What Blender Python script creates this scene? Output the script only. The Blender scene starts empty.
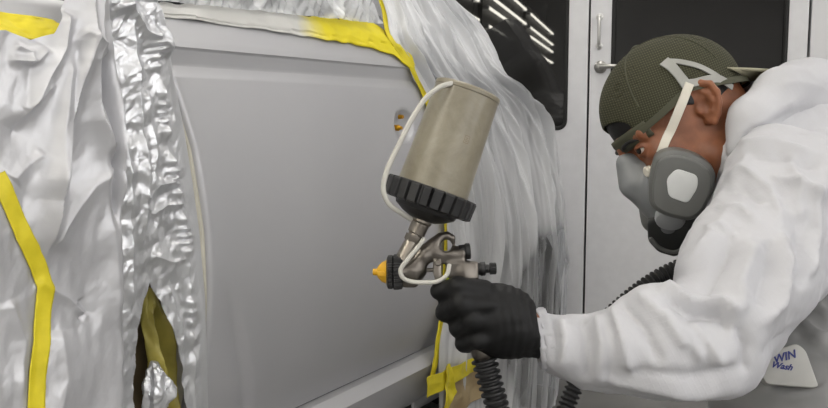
import bpy, bmesh, math, random
import numpy as np
from math import sin, cos, tan, pi, radians, sqrt, atan2
from mathutils import Vector, Matrix

random.seed(7)
rng = np.random.RandomState(11)
SC = bpy.context.scene
COL = SC.collection

# ------------------------------------------------------------------ camera frame
FOC = 850.0
CAM = np.array([0.0, 0.0, 0.9])
PITCH = math.atan(89 / FOC)
CX = np.array([1.0, 0, 0]); CF = np.array([0, cos(PITCH), -sin(PITCH)]); CU = np.array([0, sin(PITCH), cos(PITCH)])

def ray(px, py):
    return CX * ((px - 414) / FOC) + CU * ((204 - py) / FOC) + CF

def at(px, py, d):
    """world point seen along a viewing direction at a measured distance d"""
    return CAM + ray(px, py) * d

# car frame: S runs along the body side, N points out of it
AL = radians(31)
S_ = np.array([sin(AL), cos(AL), 0]); N_ = np.array([cos(AL), -sin(AL), 0]); Z_ = np.array([0, 0, 1.0])
O_ = -0.95 * N_
def car(s, o, z):
    return O_ + S_ * s + N_ * o + Z_ * z
def car_at(px, py, o=0.0):
    d = ray(px, py); t = (-0.95 + o - CAM @ N_) / (d @ N_); p = CAM + d * t
    return float((p - O_) @ S_), float(p[2])
# room frame: R1 runs to the door wall, R2 to the side
BE = radians(15)
R1 = np.array([sin(BE), cos(BE), 0]); R2 = np.array([cos(BE), -sin(BE), 0])
def room(a, b, z):
    return R1 * a + R2 * b + Z_ * z

def unit(v):
    v = np.asarray(v, float); return v / (np.linalg.norm(v) + 1e-12)

def interp(x, xs, ys):
    return np.interp(x, xs, ys)

def sstep(a, b, x):
    t = np.clip((x - a) / (b - a), 0, 1); return t * t * (3 - 2 * t)

# ------------------------------------------------------------------ object helpers
OFF = {}
def link(o, parent=None):
    COL.objects.link(o)
    if parent is not None:
        o.parent = parent
    return o

def thing(name, label, cat, loc, group=None):
    o = bpy.data.objects.new(name, None); COL.objects.link(o)
    o.empty_display_size = 0.05
    o.location = tuple(map(float, loc)); o['label'] = label; o['category'] = cat
    if group: o['group'] = group
    OFF[o.name] = np.array(loc, float)
    return o

def tag(o, label, cat, group=None, kind=None):
    o['label'] = label; o['category'] = cat
    if group: o['group'] = group
    if kind: o['kind'] = kind
    return o

class MB:
    def __init__(self):
        self.v = []; self.f = []; self.n = 0; self.mi = []
    def add(self, verts, faces, mi=0):
        verts = np.asarray(verts, float).reshape(-1, 3)
        self.v.append(verts)
        for f in faces:
            self.f.append(tuple(int(i) + self.n for i in f)); self.mi.append(mi)
        self.n += len(verts)
        return self
    # tube along a path with radii
    def tube(self, path, r, seg=16, cap=True, flat=None, up=None):
        path = np.asarray(path, float); n = len(path)
        r = np.full(n, r) if np.isscalar(r) else np.asarray(r, float)
        tg = np.gradient(path, axis=0); tg /= np.linalg.norm(tg, axis=1)[:, None] + 1e-12
        ref = np.array([0, 0, 1.0]) if up is None else np.asarray(up, float)
        if abs(tg[0] @ ref) > 0.9 and up is None: ref = np.array([0, 1.0, 0])
        a = unit(np.cross(tg[0], ref)); vs = []
        for i in range(n):
            a = unit(a - tg[i] * (a @ tg[i])); b = np.cross(tg[i], a)
            for k in range(seg):
                t = 2 * pi * k / seg
                w = (1.0, 1.0) if flat is None else flat
                vs.append(path[i] + r[i] * (a * cos(t) * w[0] + b * sin(t) * w[1]))
        fs = []
        for i in range(n - 1):
            for k in range(seg):
                k2 = (k + 1) % seg
                fs.append((i * seg + k, i * seg + k2, (i + 1) * seg + k2, (i + 1) * seg + k))
        if cap:
            fs.append(tuple(range(seg))[::-1]); fs.append(tuple((n - 1) * seg + k for k in range(seg)))
        return self.add(vs, fs)
    # lathe: profile of (t, r) along an axis
    def lathe(self, org, axis, prof, seg=32, cap=True, wob=None):
        org = np.asarray(org, float); axis = unit(axis)
        ref = np.array([0, 1.0, 0]) if abs(axis[1]) < 0.9 else np.array([1.0, 0, 0])
        a = unit(np.cross(axis, ref)); b = np.cross(axis, a); vs = []
        for (t, r) in prof:
            for k in range(seg):
                th = 2 * pi * k / seg
                rr = r if wob is None else wob(t, r, th)
                vs.append(org + axis * t + rr * (a * cos(th) + b * sin(th)))
        fs = []; n = len(prof)
        for i in range(n - 1):
            for k in range(seg):
                k2 = (k + 1) % seg
                fs.append((i * seg + k, i * seg + k2, (i + 1) * seg + k2, (i + 1) * seg + k))
        if cap:
            fs.append(tuple(range(seg))[::-1]); fs.append(tuple((n - 1) * seg + k for k in range(seg)))
        return self.add(vs, fs)
    # box with axes ax (3 unit rows) and half sizes, rounded edges
    def box(self, c, half, ax=None, bev=0.0, seg=2):
        c = np.asarray(c, float); ax = np.eye(3) if ax is None else np.asarray(ax, float)
        bm = bmesh.new(); bmesh.ops.create_cube(bm, size=2.0)
        for v in bm.verts:
            v.co = Vector((v.co.x * half[0], v.co.y * half[1], v.co.z * half[2]))
        if bev > 0:
            bmesh.ops.bevel(bm, geom=bm.edges[:], offset=bev, segments=seg, profile=0.5, affect='EDGES')
        bm.verts.index_update()
        vs = [c + ax[0] * v.co.x + ax[1] * v.co.y + ax[2] * v.co.z for v in bm.verts]
        fs = [tuple(v.index for v in f.verts) for f in bm.faces]
        bm.free()
        return self.add(vs, fs)
    # a polygon (2D) swept along w between w0 and w1, rims rounded
    def prism(self, poly, org, eu, ev, ew, w0, w1, bev=0.0, seg=3):
        org = np.asarray(org, float)
        bm = bmesh.new()
        lo = [bm.verts.new((p[0], p[1], w0)) for p in poly]; hi = [bm.verts.new((p[0], p[1], w1)) for p in poly]
        bm.faces.new(lo[::-1]); bm.faces.new(hi)
        n = len(poly)
        for i in range(n):
            bm.faces.new((lo[i], lo[(i + 1) % n], hi[(i + 1) % n], hi[i]))
        bmesh.ops.recalc_face_normals(bm, faces=bm.faces[:])
        if bev > 0:
            ed = [e for e in bm.edges if abs(e.verts[0].co.z - e.verts[1].co.z) < 1e-7]
            bmesh.ops.bevel(bm, geom=ed, offset=bev, segments=seg, profile=0.5, affect='EDGES', clamp_overlap=True)
        bm.verts.index_update()
        vs = [org + np.asarray(eu) * v.co.x + np.asarray(ev) * v.co.y + np.asarray(ew) * v.co.z for v in bm.verts]
        fs = [tuple(v.index for v in f.verts) for f in bm.faces]
        bm.free()
        return self.add(vs, fs)
    def grid(self, P):
        """P: (nu, nv, 3) array of points"""
        nu, nv, _ = P.shape
        i, j = np.meshgrid(np.arange(nu - 1), np.arange(nv - 1), indexing='ij')
        a = (i * nv + j).ravel(); fs = np.stack([a, a + nv, a + nv + 1, a + 1], 1)
        return self.add(P.reshape(-1, 3), fs.tolist())
    def build(self, name, mat, parent=None, smooth=True, angle=35, recalc=True, solid=0.0, sub=0, loc=None):
        me = bpy.data.meshes.new(name)
        vs = np.concatenate(self.v)
        off = np.zeros(3)
        if parent is not None: off = OFF.get(parent.name, off)
        elif loc is not None: off = np.array(loc, float)
        me.from_pydata((vs - off).tolist(), [], self.f)
        me.update()
        if recalc:
            bm = bmesh.new(); bm.from_mesh(me)
            bmesh.ops.recalc_face_normals(bm, faces=bm.faces[:]); bm.to_mesh(me); bm.free()
        mats = mat if isinstance(mat, (list, tuple)) else [mat]
        for m in mats: me.materials.append(m)
        if len(mats) > 1:
            for p, k in zip(me.polygons, self.mi): p.material_index = k
        if smooth:
            me.shade_smooth(); me.set_sharp_from_angle(angle=radians(angle))
        o = bpy.data.objects.new(name, me); link(o, parent)
        if parent is None and loc is not None: o.location = tuple(map(float, loc))
        OFF[o.name] = off
        if solid:
            md = o.modifiers.new('thick', 'SOLIDIFY'); md.thickness = solid; md.offset = -1
        if sub:
            md = o.modifiers.new('sub', 'SUBSURF'); md.levels = sub; md.render_levels = sub
        return o

def bez(pts, n=40):
    """Catmull-Rom through points"""
    P = np.asarray(pts, float); P = np.vstack([2 * P[0] - P[1], P, 2 * P[-1] - P[-2]])
    out = []; m = len(P) - 3
    for t in np.linspace(0, m - 1e-9, n):
        i = int(t); u = t - i; p0, p1, p2, p3 = P[i:i + 4]
        out.append(0.5 * ((2 * p1) + (-p0 + p2) * u + (2 * p0 - 5 * p1 + 4 * p2 - p3) * u * u + (-p0 + 3 * p1 - 3 * p2 + p3) * u ** 3))
    return np.array(out)

def round_poly(pts, r, seg=5):
    """2D polygon with rounded corners"""
    out = []; n = len(pts); P = [np.array(p, float) for p in pts]
    for i in range(n):
        a, b, c = P[i - 1], P[i], P[(i + 1) % n]
        d1 = unit(a - b); d2 = unit(c - b)
        L = min(r, 0.45 * np.linalg.norm(a - b), 0.45 * np.linalg.norm(c - b))
        p1 = b + d1 * L; p2 = b + d2 * L
        for k in range(seg + 1):
            t = k / seg
            out.append(((1 - t) ** 2) * p1 + 2 * t * (1 - t) * b + t * t * p2)
    return out

# ------------------------------------------------------------------ noise
_H = np.random.RandomState(3).rand(4096)
def _h3(i, j, k):
    return _H[(i * 73 + j * 179 + k * 283 + (i * j) % 97 * 31) % 4096]
def vnoise(P):
    P = np.asarray(P, float); I = np.floor(P).astype(int); F = P - I; F = F * F * (3 - 2 * F)
    r = 0
    for dx in (0, 1):
        for dy in (0, 1):
            for dz in (0, 1):
                w = (F[..., 0] if dx else 1 - F[..., 0]) * (F[..., 1] if dy else 1 - F[..., 1]) * (F[..., 2] if dz else 1 - F[..., 2])
                r = r + w * _h3(I[..., 0] + dx, I[..., 1] + dy, I[..., 2] + dz)
    return r * 2 - 1
def fbm(P, o=3):
    P = np.asarray(P, float); r = 0; a = 1
    for k in range(o):
        r = r + a * vnoise(P * 2 ** k + 17.3 * k); a *= 0.5
    return r
def crumple(P, seed=0, n=9, f0=1.0, grow=1.35, fall=0.8):
    """faceted creases: folded triangle waves in random directions, warped"""
    R = np.random.RandomState(seed); Q = np.array(P, float); out = 0; a = 1.0; f = f0; d = Q.shape[-1]
    for k in range(n):
        v = R.randn(d); v /= np.linalg.norm(v)
        ph = R.rand() * 10
        t = Q @ v * f + ph
        tri = np.abs((t % 2) - 1) * 2 - 1
        out = out + a * tri / f
        w = R.randn(d); w /= np.linalg.norm(w)
        Q = Q + (tri * 0.22 / f)[..., None] * w
        f *= grow; a *= fall
    return out

# ------------------------------------------------------------------ implicit surfaces
def smin(a, b, k):
    h = np.clip(0.5 + 0.5 * (b - a) / k, 0, 1)
    return b + (a - b) * h - k * h * (1 - h)
def smax(a, b, k):
    return -smin(-a, -b, k)
def cone(P, a, b, ra, rb):
    a = np.asarray(a, float); b = np.asarray(b, float); ba = b - a; L = ba @ ba
    t = np.clip(((P - a) @ ba) / L, 0, 1)
    return np.linalg.norm(P - a - t[..., None] * ba, axis=-1) - (ra + (rb - ra) * t)
def chain(P, pts, rs, k=0.01):
    d = None
    for i in range(len(pts) - 1):
        e = cone(P, pts[i], pts[i + 1], rs[i], rs[i + 1]); d = e if d is None else smin(d, e, k)
    return d
def ell(P, c, r, ax=None):
    Q = P - np.asarray(c, float)
    if ax is not None: Q = Q @ np.asarray(ax, float).T
    r = np.asarray(r, float); k0 = np.linalg.norm(Q / r, axis=-1); k1 = np.linalg.norm(Q / (r * r), axis=-1) + 1e-9
    return k0 * (k0 - 1) / k1
def rbox(P, c, h, rd, ax=None):
    Q = P - np.asarray(c, float)
    if ax is not None: Q = Q @ np.asarray(ax, float).T
    q = np.abs(Q) - (np.asarray(h, float) - rd)
    return np.linalg.norm(np.maximum(q, 0), axis=-1) + np.minimum(q.max(-1), 0) - rd

def nets(xs, ys, zs, V):
    """surface nets on a rectilinear grid"""
    s = V < 0
    nx, ny, nz = V.shape
    c = np.zeros((nx - 1, ny - 1, nz - 1), int)
    for dx in (0, 1):
        for dy in (0, 1):
            for dz in (0, 1):
                c += s[dx:nx - 1 + dx, dy:ny - 1 + dy, dz:nz - 1 + dz]
    act = (c > 0) & (c < 8)
    idx = -np.ones(act.shape, int); I = np.argwhere(act); idx[act] = np.arange(len(I))
    acc = np.zeros((len(I), 3)); cnt = np.zeros(len(I))
    X = [xs, ys, zs]
    for ax in range(3):
        o = [k for k in range(3) if k != ax]
        for p in (0, 1):
            for q in (0, 1):
                A = I.copy(); A[:, o[0]] += p; A[:, o[1]] += q; B = A.copy(); B[:, ax] += 1
                va = V[A[:, 0], A[:, 1], A[:, 2]]; vb = V[B[:, 0], B[:, 1], B[:, 2]]
                m = (va < 0) != (vb < 0)
                t = np.where(m, va / np.where(m, va - vb, 1), 0)
                pa = np.stack([X[k][A[:, k]] for k in range(3)], 1); pb = np.stack([X[k][B[:, k]] for k in range(3)], 1)
                acc += np.where(m[:, None], pa + (pb - pa) * t[:, None], 0); cnt += m
    verts = acc / np.maximum(cnt, 1)[:, None]
    faces = []
    for ax in range(3):
        o = [(ax + 1) % 3, (ax + 2) % 3]
        sl0 = [slice(None)] * 3; sl1 = [slice(None)] * 3
        sl0[ax] = slice(0, -1); sl1[ax] = slice(1, None)
        a = s[tuple(sl0)]; b = s[tuple(sl1)]
        for flip in (0, 1):
            E = np.argwhere(a & ~b if not flip else ~a & b)
            ok = (E[:, o[0]] > 0) & (E[:, o[1]] > 0) & (E[:, o[0]] < V.shape[o[0]] - 1) & (E[:, o[1]] < V.shape[o[1]] - 1)
            E = E[ok]
            q = []
            for (p, r) in ((-1, -1), (0, -1), (0, 0), (-1, 0)):
                C = E.copy(); C[:, o[0]] += p; C[:, o[1]] += r
                q.append(idx[C[:, 0], C[:, 1], C[:, 2]])
            Q = np.stack(q, 1)
            if flip: Q = Q[:, ::-1]
            faces.append(Q)
    return verts, np.concatenate(faces)

def sdf_mesh(fn, lo, hi, h):
    if np.isscalar(h): ax = [np.arange(lo[k], hi[k] + h, h) for k in range(3)]
    else: ax = h
    n = len(ax[0]); out = np.empty((len(ax[0]), len(ax[1]), len(ax[2])), np.float32)
    step = max(1, int(400000 / (len(ax[1]) * len(ax[2]))))
    for i in range(0, n, step):
        P = np.stack(np.meshgrid(ax[0][i:i + step], ax[1], ax[2], indexing='ij'), -1)
        out[i:i + step] = fn(P)
    return nets(ax[0], ax[1], ax[2], out)

def vnormals(v, f):
    n = np.zeros_like(v); a = v[f[:, 0]]; c = v[f[:, 2]]; b = v[f[:, 1]]; d = v[f[:, 3]]
    fn = np.cross(c - a, d - b)
    for k in range(4): np.add.at(n, f[:, k], fn)
    return n / (np.linalg.norm(n, axis=1)[:, None] + 1e-12)
def vsmooth(v, f, it=2, w=0.5):
    e = np.concatenate([f[:, [0, 1]], f[:, [1, 2]], f[:, [2, 3]], f[:, [3, 0]]])
    for _ in range(it):
        s = np.zeros_like(v); c = np.zeros(len(v))
        np.add.at(s, e[:, 0], v[e[:, 1]]); np.add.at(s, e[:, 1], v[e[:, 0]])
        np.add.at(c, e[:, 0], 1); np.add.at(c, e[:, 1], 1)
        v = v + w * (s / np.maximum(c, 1)[:, None] - v)
    return v

# ------------------------------------------------------------------ materials
def lin(c):
    """sRGB 0-255 -> linear"""
    return tuple(((x / 255) / 12.92 if x / 255 <= 0.04045 else ((x / 255 + 0.055) / 1.055) ** 2.4) for x in c) + (1.0,)

class Mt:
    def __init__(self, name):
        self.m = bpy.data.materials.new(name); self.m.use_nodes = True
        self.nt = self.m.node_tree; self.nt.nodes.clear()
        self.out = self.n('ShaderNodeOutputMaterial'); self.tc = None
    def n(self, t, **kw):
        x = self.nt.nodes.new(t)
        for k, v in kw.items(): setattr(x, k, v)
        return x
    def l(self, a, b): self.nt.links.new(a, b)
    def coord(self, scale=(1, 1, 1), rot=(0, 0, 0)):
        tc = self.n('ShaderNodeTexCoord'); mp = self.n('ShaderNodeMapping')
        mp.inputs['Scale'].default_value = scale; mp.inputs['Rotation'].default_value = rot
        self.l(tc.outputs['Object'], mp.inputs['Vector']); return mp.outputs['Vector']
    def noise(self, scale, detail=4, vec=None, rough=0.5, dist=0.0):
        x = self.n('ShaderNodeTexNoise'); x.inputs['Scale'].default_value = scale; x.inputs['Detail'].default_value = detail
        x.inputs['Roughness'].default_value = rough; x.inputs['Distortion'].default_value = dist
        self.l(vec if vec is not None else self.coord(), x.inputs['Vector']); return x.outputs['Fac']
    def ramp(self, fac, stops):
        r = self.n('ShaderNodeValToRGB'); e = r.color_ramp.elements
        while len(e) < len(stops): e.new(0.5)
        for k, (p, c) in enumerate(stops):
            e[k].position = p; e[k].color = c if len(c) == 4 else tuple(c) + (1,)
        self.l(fac, r.inputs['Fac']); return r.outputs['Color']
    def bump(self, h, st=0.2, dist=0.002, prev=None):
        b = self.n('ShaderNodeBump'); b.inputs['Strength'].default_value = st; b.inputs['Distance'].default_value = dist
        self.l(h, b.inputs['Height'])
        if prev is not None: self.l(prev, b.inputs['Normal'])
        return b.outputs['Normal']
    def bsdf(self, col=None, rough=0.5, metal=0.0, spec=0.5, normal=None, **kw):
        b = self.n('ShaderNodeBsdfPrincipled')
        if col is not None:
            if isinstance(col, tuple): b.inputs['Base Color'].default_value = col
            else: self.l(col, b.inputs['Base Color'])
        for nm, v in (('Roughness', rough), ('Metallic', metal), ('Specular IOR Level', spec)):
            if isinstance(v, (int, float)): b.inputs[nm].default_value = v
            else: self.l(v, b.inputs[nm])
        if normal is not None: self.l(normal, b.inputs['Normal'])
        for k, v in kw.items():
            b.inputs[k.replace('_', ' ')].default_value = v
        self.b = b
        return b.outputs['BSDF']
    def end(self, sh):
        self.l(sh, self.out.inputs['Surface']); return self.m

def plain(name, rgb, rough=0.5, metal=0.0, spec=0.5, var=0.06, nscale=30, bump=0.0, bscale=200, **kw):
    """procedural material: base colour with slight noise variation"""
    t = Mt(name); c = lin(rgb)
    f = t.noise(nscale, 3)
    lo = tuple(max(0, x * (1 - var)) for x in c[:3]); hi = tuple(min(1, x * (1 + var)) for x in c[:3])
    col = t.ramp(f, [(0.3, lo), (0.7, hi)])
    nm = t.bump(t.noise(bscale, 2), bump, 0.001) if bump else None
    return t.end(t.bsdf(col, rough, metal, spec, nm, **kw))
def emit(name, rgb, st):
    t = Mt(name); e = t.n('ShaderNodeEmission'); e.inputs['Color'].default_value = lin(rgb); e.inputs['Strength'].default_value = st
    return t.end(e.outputs['Emission'])
# ================================================================== ROOM
M = {}
t = Mt('booth_white'); nz = t.noise(1.3, 4)
M['wall'] = t.end(t.bsdf(t.ramp(nz, [(0.3, lin((205, 205, 207))[:3]), (0.75, lin((214, 214, 215))[:3])]), 0.38, normal=t.bump(t.noise(60, 2), 0.05, 0.001)))
M['white_frame'] = plain('white_enamel', (212, 212, 214), 0.35, var=0.03)
M['seam'] = plain('black_rubber', (22, 21, 20), 0.7, var=0.1)
M['ceiling'] = plain('ceiling_white', (212, 212, 212), 0.5, var=0.03)
t = Mt('floor_concrete'); nz = t.noise(3.0, 6)
M['floor'] = t.end(t.bsdf(t.ramp(nz, [(0.3, lin((104, 103, 101))[:3]), (0.7, lin((128, 127, 125))[:3])]), 0.6, normal=t.bump(t.noise(40, 4), 0.1, 0.002)))
t = Mt('dark_glass'); nz = t.noise(2.5, 3)
M['dark_glass'] = t.end(t.bsdf(t.ramp(nz, [(0.3, lin((20, 20, 19))[:3]), (0.7, lin((25, 24, 22))[:3])]), 0.02, spec=0.5))
M['steel'] = plain('brushed_steel', (170, 168, 164), 0.28, 1.0, var=0.08)
M['tube'] = emit('fluorescent_tube', (255, 250, 236), 26.0)
M['diffuser'] = emit('light_diffuser', (255, 251, 245), 6.3)
M['diffuser_wall'] = emit('wall_light_diffuser', (252, 251, 250), 6.2)

A0, A1, B0, B1, HC = -7.2, 2.95, -3.5, 2.4, 2.75
def slab(name, c, half, m, bev=0.0, kind='structure', parent=None):
    o = MB().box(room(*c), half, np.array([R1, R2, Z_]), bev).build(name, m, parent, smooth=False)
    if parent is None: o['kind'] = kind
    return o
slab('floor', ((A0 + A1) / 2, (B0 + B1) / 2, -0.05), ((A1 - A0) / 2 + .1, (B1 - B0) / 2 + .1, .05), M['floor'])
slab('ceiling', ((A0 + A1) / 2, (B0 + B1) / 2, HC + .05), ((A1 - A0) / 2 + .1, (B1 - B0) / 2 + .1, .05), M['ceiling'])
slab('wall_left', ((A0 + A1) / 2, B0 - .05, HC / 2), ((A1 - A0) / 2, .05, HC / 2), M['wall'])
slab('wall_right', ((A0 + A1) / 2, B1 + .05, HC / 2), ((A1 - A0) / 2, .05, HC / 2), M['wall'])
slab('wall_front', (A0 - .05, (B0 + B1) / 2, HC / 2), (.05, (B1 - B0) / 2 + .1, HC / 2), M['wall'])
# door wall: panel slabs either side and above the two doors
D1L, D1R, D2L, D2R, DT = -0.87, -0.1845, -0.1775, 0.4955, 2.15
wb = MB(); axr = np.array([R1, R2, Z_])
wb.box(room(A1 + .05, (B0 + D1L - .012) / 2, HC / 2), (.05, (D1L - .012 - B0) / 2, HC / 2), axr)
wb.box(room(A1 + .05, (D1L + D2R) / 2, (HC + DT + .012) / 2), (.05, (D2R - D1L) / 2 + .012, (HC - DT - .012) / 2), axr)
x = D2R + .007
while x < B1 - .01:
    x2 = min(x + 0.62, B1)
    wb.box(room(A1 + .05, (x + x2) / 2, HC / 2), (.05, (x2 - x) / 2 - .0015, HC / 2), axr, 0.0015, 1)
    x = x2
wb.build('wall_back', M['wall'], smooth=False)['kind'] = 'structure'
o = slab('trim_1', (A1 + .085, (D1L + D2R) / 2, DT / 2), (.015, (D2R - D1L) / 2 + .03, DT / 2 + .02), M['seam'])

def booth_door(name, l, r, gl, gr, gb, gt, label):
    d = bpy.data.objects.new(name, None); COL.objects.link(d); d['kind'] = 'structure'; d['label'] = label
    d.location = tuple(room(A1, (l + r) / 2, 0)); OFF[name] = room(A1, (l + r) / 2, 0)
    rc = 0.03
    W = r - l; c = (l + r) / 2
    inner = round_poly([(gl - c, gb), (gr - c, gb), (gr - c, gt), (gl - c, gt)], rc, 6)
    # leaf with a rounded opening
    bm = bmesh.new()
    outer = [(-W / 2, .012), (W / 2, .012), (W / 2, DT), (-W / 2, DT)]
    vo = [bm.verts.new((p[0], p[1], 0)) for p in outer]; vi = [bm.verts.new((p[0], p[1], 0)) for p in inner]
    eo = [bm.edges.new((vo[i], vo[(i + 1) % 4])) for i in range(4)]; n = len(vi)
    ei = [bm.edges.new((vi[i], vi[(i + 1) % n])) for i in range(n)]
    bmesh.ops.triangle_fill(bm, edges=eo + ei, use_beauty=True)
    fs = bm.faces[:]
    ex = bmesh.ops.extrude_face_region(bm, geom=fs)
    for v in [g for g in ex['geom'] if isinstance(g, bmesh.types.BMVert)]: v.co.z += 0.05
    bmesh.ops.recalc_face_normals(bm, faces=bm.faces[:]); bm.verts.index_update()
    org = room(A1, c, 0)
    mb = MB().add([org + R2 * v.co.x + Z_ * v.co.y + R1 * v.co.z for v in bm.verts], [tuple(v.index for v in f.verts) for f in bm.faces])
    bm.free()
    mb.build('door_leaf', M['white_frame'], d, smooth=False)
    loop = [org + R2 * p[0] + Z_ * p[1] + R1 * 0.001 for p in inner]; loop += loop[:2]
    MB().tube(loop, 0.0075, 8, False).build('window_gasket', M['seam'], d)
    gp = round_poly([(gl - c + .001, gb + .001), (gr - c - .001, gb + .001), (gr - c - .001, gt - .001), (gl - c + .001, gt - .001)], rc, 6)
    MB().prism(gp, org, R2, Z_, R1, 0.008, 0.014).build('window_pane', M['dark_glass'], d, smooth=False)
    return d
booth_door('door_1', D1L, D1R, D1L + .09, -0.256, .855, 2.02, 'white booth door with dark window showing tube light reflections')
d2 = booth_door('door_2', D2L, D2R, -0.102, 0.431, .855, 2.02, 'white booth door with dark window and steel lever behind the painter')
# lever handle and pull of the second door
hp = room(A1, -0.142, 1.06)
MB().lathe(hp, -R1, [(0, .021), (.006, .021), (.010, .017), (.012, .010), (.04, .009)], 24).tube(
    [hp - R1 * .036, hp - R1 * .042 + R2 * .012, hp - R1 * .044 + R2 * .05, hp - R1 * .042 + R2 * .068], [.009, .0085, .007, .006], 12).build('lever_handle', M['steel'], d2)
pp = room(A1, -0.15, 1.165); 
mb = MB()
for z in (1.13, 1.225):
    mb.lathe(room(A1, -0.148, z), -R1, [(0, .012), (.004, .012), (.006, .008)], 16)
mb.tube(bez([room(A1, -.148, 1.13), room(A1 - .028, -.148, 1.138), room(A1 - .034, -.148, 1.178), room(A1 - .028, -.148, 1.217), room(A1, -.148, 1.225)], 24), .0055, 10)
mb.build('pull_handle', plain('pale_steel', (196, 195, 192), 0.35, 0.6), d2)

# ---- light boxes: ceiling rows
def ceiling_light(a, b, L, W, label):
    r = thing('ceiling_light', label, 'light', room(a, b, HC), 'ceiling light boxes')
    MB().box(room(a, b, HC - .03), (L / 2 + .03, W / 2 + .03, .03), axr, .004).build('housing', M['white_frame'], r, smooth=False)
    MB().box(room(a, b, HC - .064), (L / 2, W / 2, .004), axr, .002).build('diffuser', M['diffuser'], r, smooth=False)
CL = [(a, b) for a in (-5.4, -2.9, -.4, 2.05) for b in (-2.3, -.2, 1.6)]
for a, b in CL:
    ceiling_light(a, b, 1.5, .42, 'long white ceiling light box with flat diffuser over the booth')
for a in (-4.6, -3.0, -1.4, .2):
    r = thing('wall_light', 'upright white wall light box with flat diffuser on the side wall', 'light', room(a, B1, 1.45), 'side wall light boxes')
    MB().box(room(a, B1 - .025, 1.45), (.33, .025, .88), axr, .004).build('housing', M['white_frame'], r, smooth=False)
    MB().box(room(a, B1 - .054, 1.45), (.29, .004, .84), axr, .002).build('diffuser', M['diffuser_wall'], r, smooth=False)
# ---- hanging four-tube light banks, seen mirrored in the dark window
M['bank_grey'] = plain('bank_dark_grey', (40, 40, 40), .6)
def light_bank(a0, a1, b):
    r = thing('light_bank', 'hanging four-tube fluorescent light bank mirrored in the dark door window', 'light', room((a0 + a1) / 2, b, HC), 'hanging light banks')
    MB().box(room((a0 + a1) / 2, b - .06, 1.83), ((a1 - a0) / 2, .02, .30), axr, .006).build('housing', M['bank_grey'], r, smooth=False)
    for z in (2.03, 1.88, 1.78, 1.63):
        MB().tube([room(a0 + .05, b, z), room(a1 - .05, b, z)], .012, 14).build('tube', M['tube'], r)
        for a in (a0 + .035, a1 - .035): MB().box(room(a, b - .02, z), (.014, .03, .018), axr, .003).build('lamp_holder', M['white_frame'], r, smooth=False)
    for a in (a0 + .3, a1 - .3): MB().tube([room(a, b - .06, 2.12), room(a, b - .06, HC)], .006, 8).build('hanger_rod', M['steel'], r)
for a0, a1 in ((-.72, .95), (-3.45, -1.05), (-6.3, -3.7)):
    light_bank(a0, a1, -1.25)
# ================================================================== CAR
t = Mt('primer_silver'); 
M['silver'] = t.end(t.bsdf(t.ramp(t.noise(4, 3), [(0.3, lin((186, 186, 189))[:3]), (0.7, lin((191, 191, 193))[:3])]), 0.34, 0.30, normal=t.bump(t.noise(900, 2), 0.06, 0.0004)))
M['jamb'] = plain('jamb_overspray', (196, 192, 178), 0.5, var=0.1)
M['tint'] = plain('tinted_glass', (22, 23, 25), 0.06, var=0.1)
M['tyre'] = plain('tyre_rubber', (24, 24, 25), 0.75, var=0.15)
M['rim'] = plain('alloy_grey', (150, 150, 152), 0.35, 0.7)
M['under'] = plain('underbody_black', (18, 18, 18), 0.8)
M['interior'] = plain('jamb_brown', (112, 98, 74), 0.6, var=0.25, nscale=14)
M['brass'] = plain('yellow_brass', (190, 140, 30), 0.3, 0.8)

carr = thing('car', 'silver grey hatchback being repainted, masked with foil, tape and clear film', 'car', car(.6, -.8, 0))

# height profile of the side (z -> outwards)
PZ = [.30, .325, .345, .36, .42, .52, .62, .74, .86, .93, .957, .968, .974, .998, 1.0015, 1.005, 1.012, 1.042, 1.05, 1.058]
PO = [-.075, -.062, -.05, -.045, -.022, -.006, .002, .004, -.001, -.009, -.0135, -.0185, -.0215, -.0170, -.0125, -.0135, -.0155, -.027, -.033, -.043]
def side_out(z):
    w = .045 * np.clip((.945 - np.asarray(z, float)) / .05, 0, 1)
    return sum(np.interp(z + w * k, PZ, PO) for k in (-1, -.66, -.33, 0, .33, .66, 1)) / 7
DE = [(.30, .940), (.45, .954), (.61, .959), (.72, .954), (.847, .936), (.937, .909), (.98, .895), (1.05, .874)]
def door_front(z):
    return np.interp(z, [p[0] for p in DE], [p[1] for p in DE])
def door_rear(z):
    return np.interp(z, [.30, .366, .469, .645, .933, 1.012, 1.058], [1.664, 1.690, 1.713, 1.726, 1.641, 1.556, 1.50])
def lower_crease(s, z):
    """slanting pressed crease low on the door"""
    d = (s - (1.025 + (.548 - z) * .34))
    k = sstep(.66, .50, z)
    return -0.016 * k * np.exp(-np.maximum(-d, 0) / .04) * (d < 0) - 0.016 * k * sstep(0.022, 0.0, d) * (d >= 0)

# rear door skin
nz_, ns_ = 120, 230
zz = np.unique(np.concatenate([np.linspace(.345, 1.05, nz_), PZ[2:-1]]))
P = np.zeros((ns_, len(zz), 3))
for i in range(ns_):
    u = i / (ns_ - 1)
    for j, z in enumerate(zz):
        sf = door_front(z); s = sf + (door_rear(z) + .02 - sf) * u ** 1.15
        o = side_out(z) + lower_crease(s, z) - .010 * np.exp(-(s - sf) / .004)
        dx, dz = (s - 1.548) / .040, (z - .878) / .034
        o -= .016 * np.clip(1 - (dx * dx + dz * dz), 0, 1) ** .8
        P[i, j] = car(s, o, z)
mb = MB().grid(P)
F = np.stack([P[0], P[0] - N_ * .03 - S_ * .0], 0); mb.grid(F)
B = np.stack([P[:, 0], P[:, 0] - N_ * .03], 0); mb.grid(B)
mb.build('rear_door', M['silver'], carr, angle=50)
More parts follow.
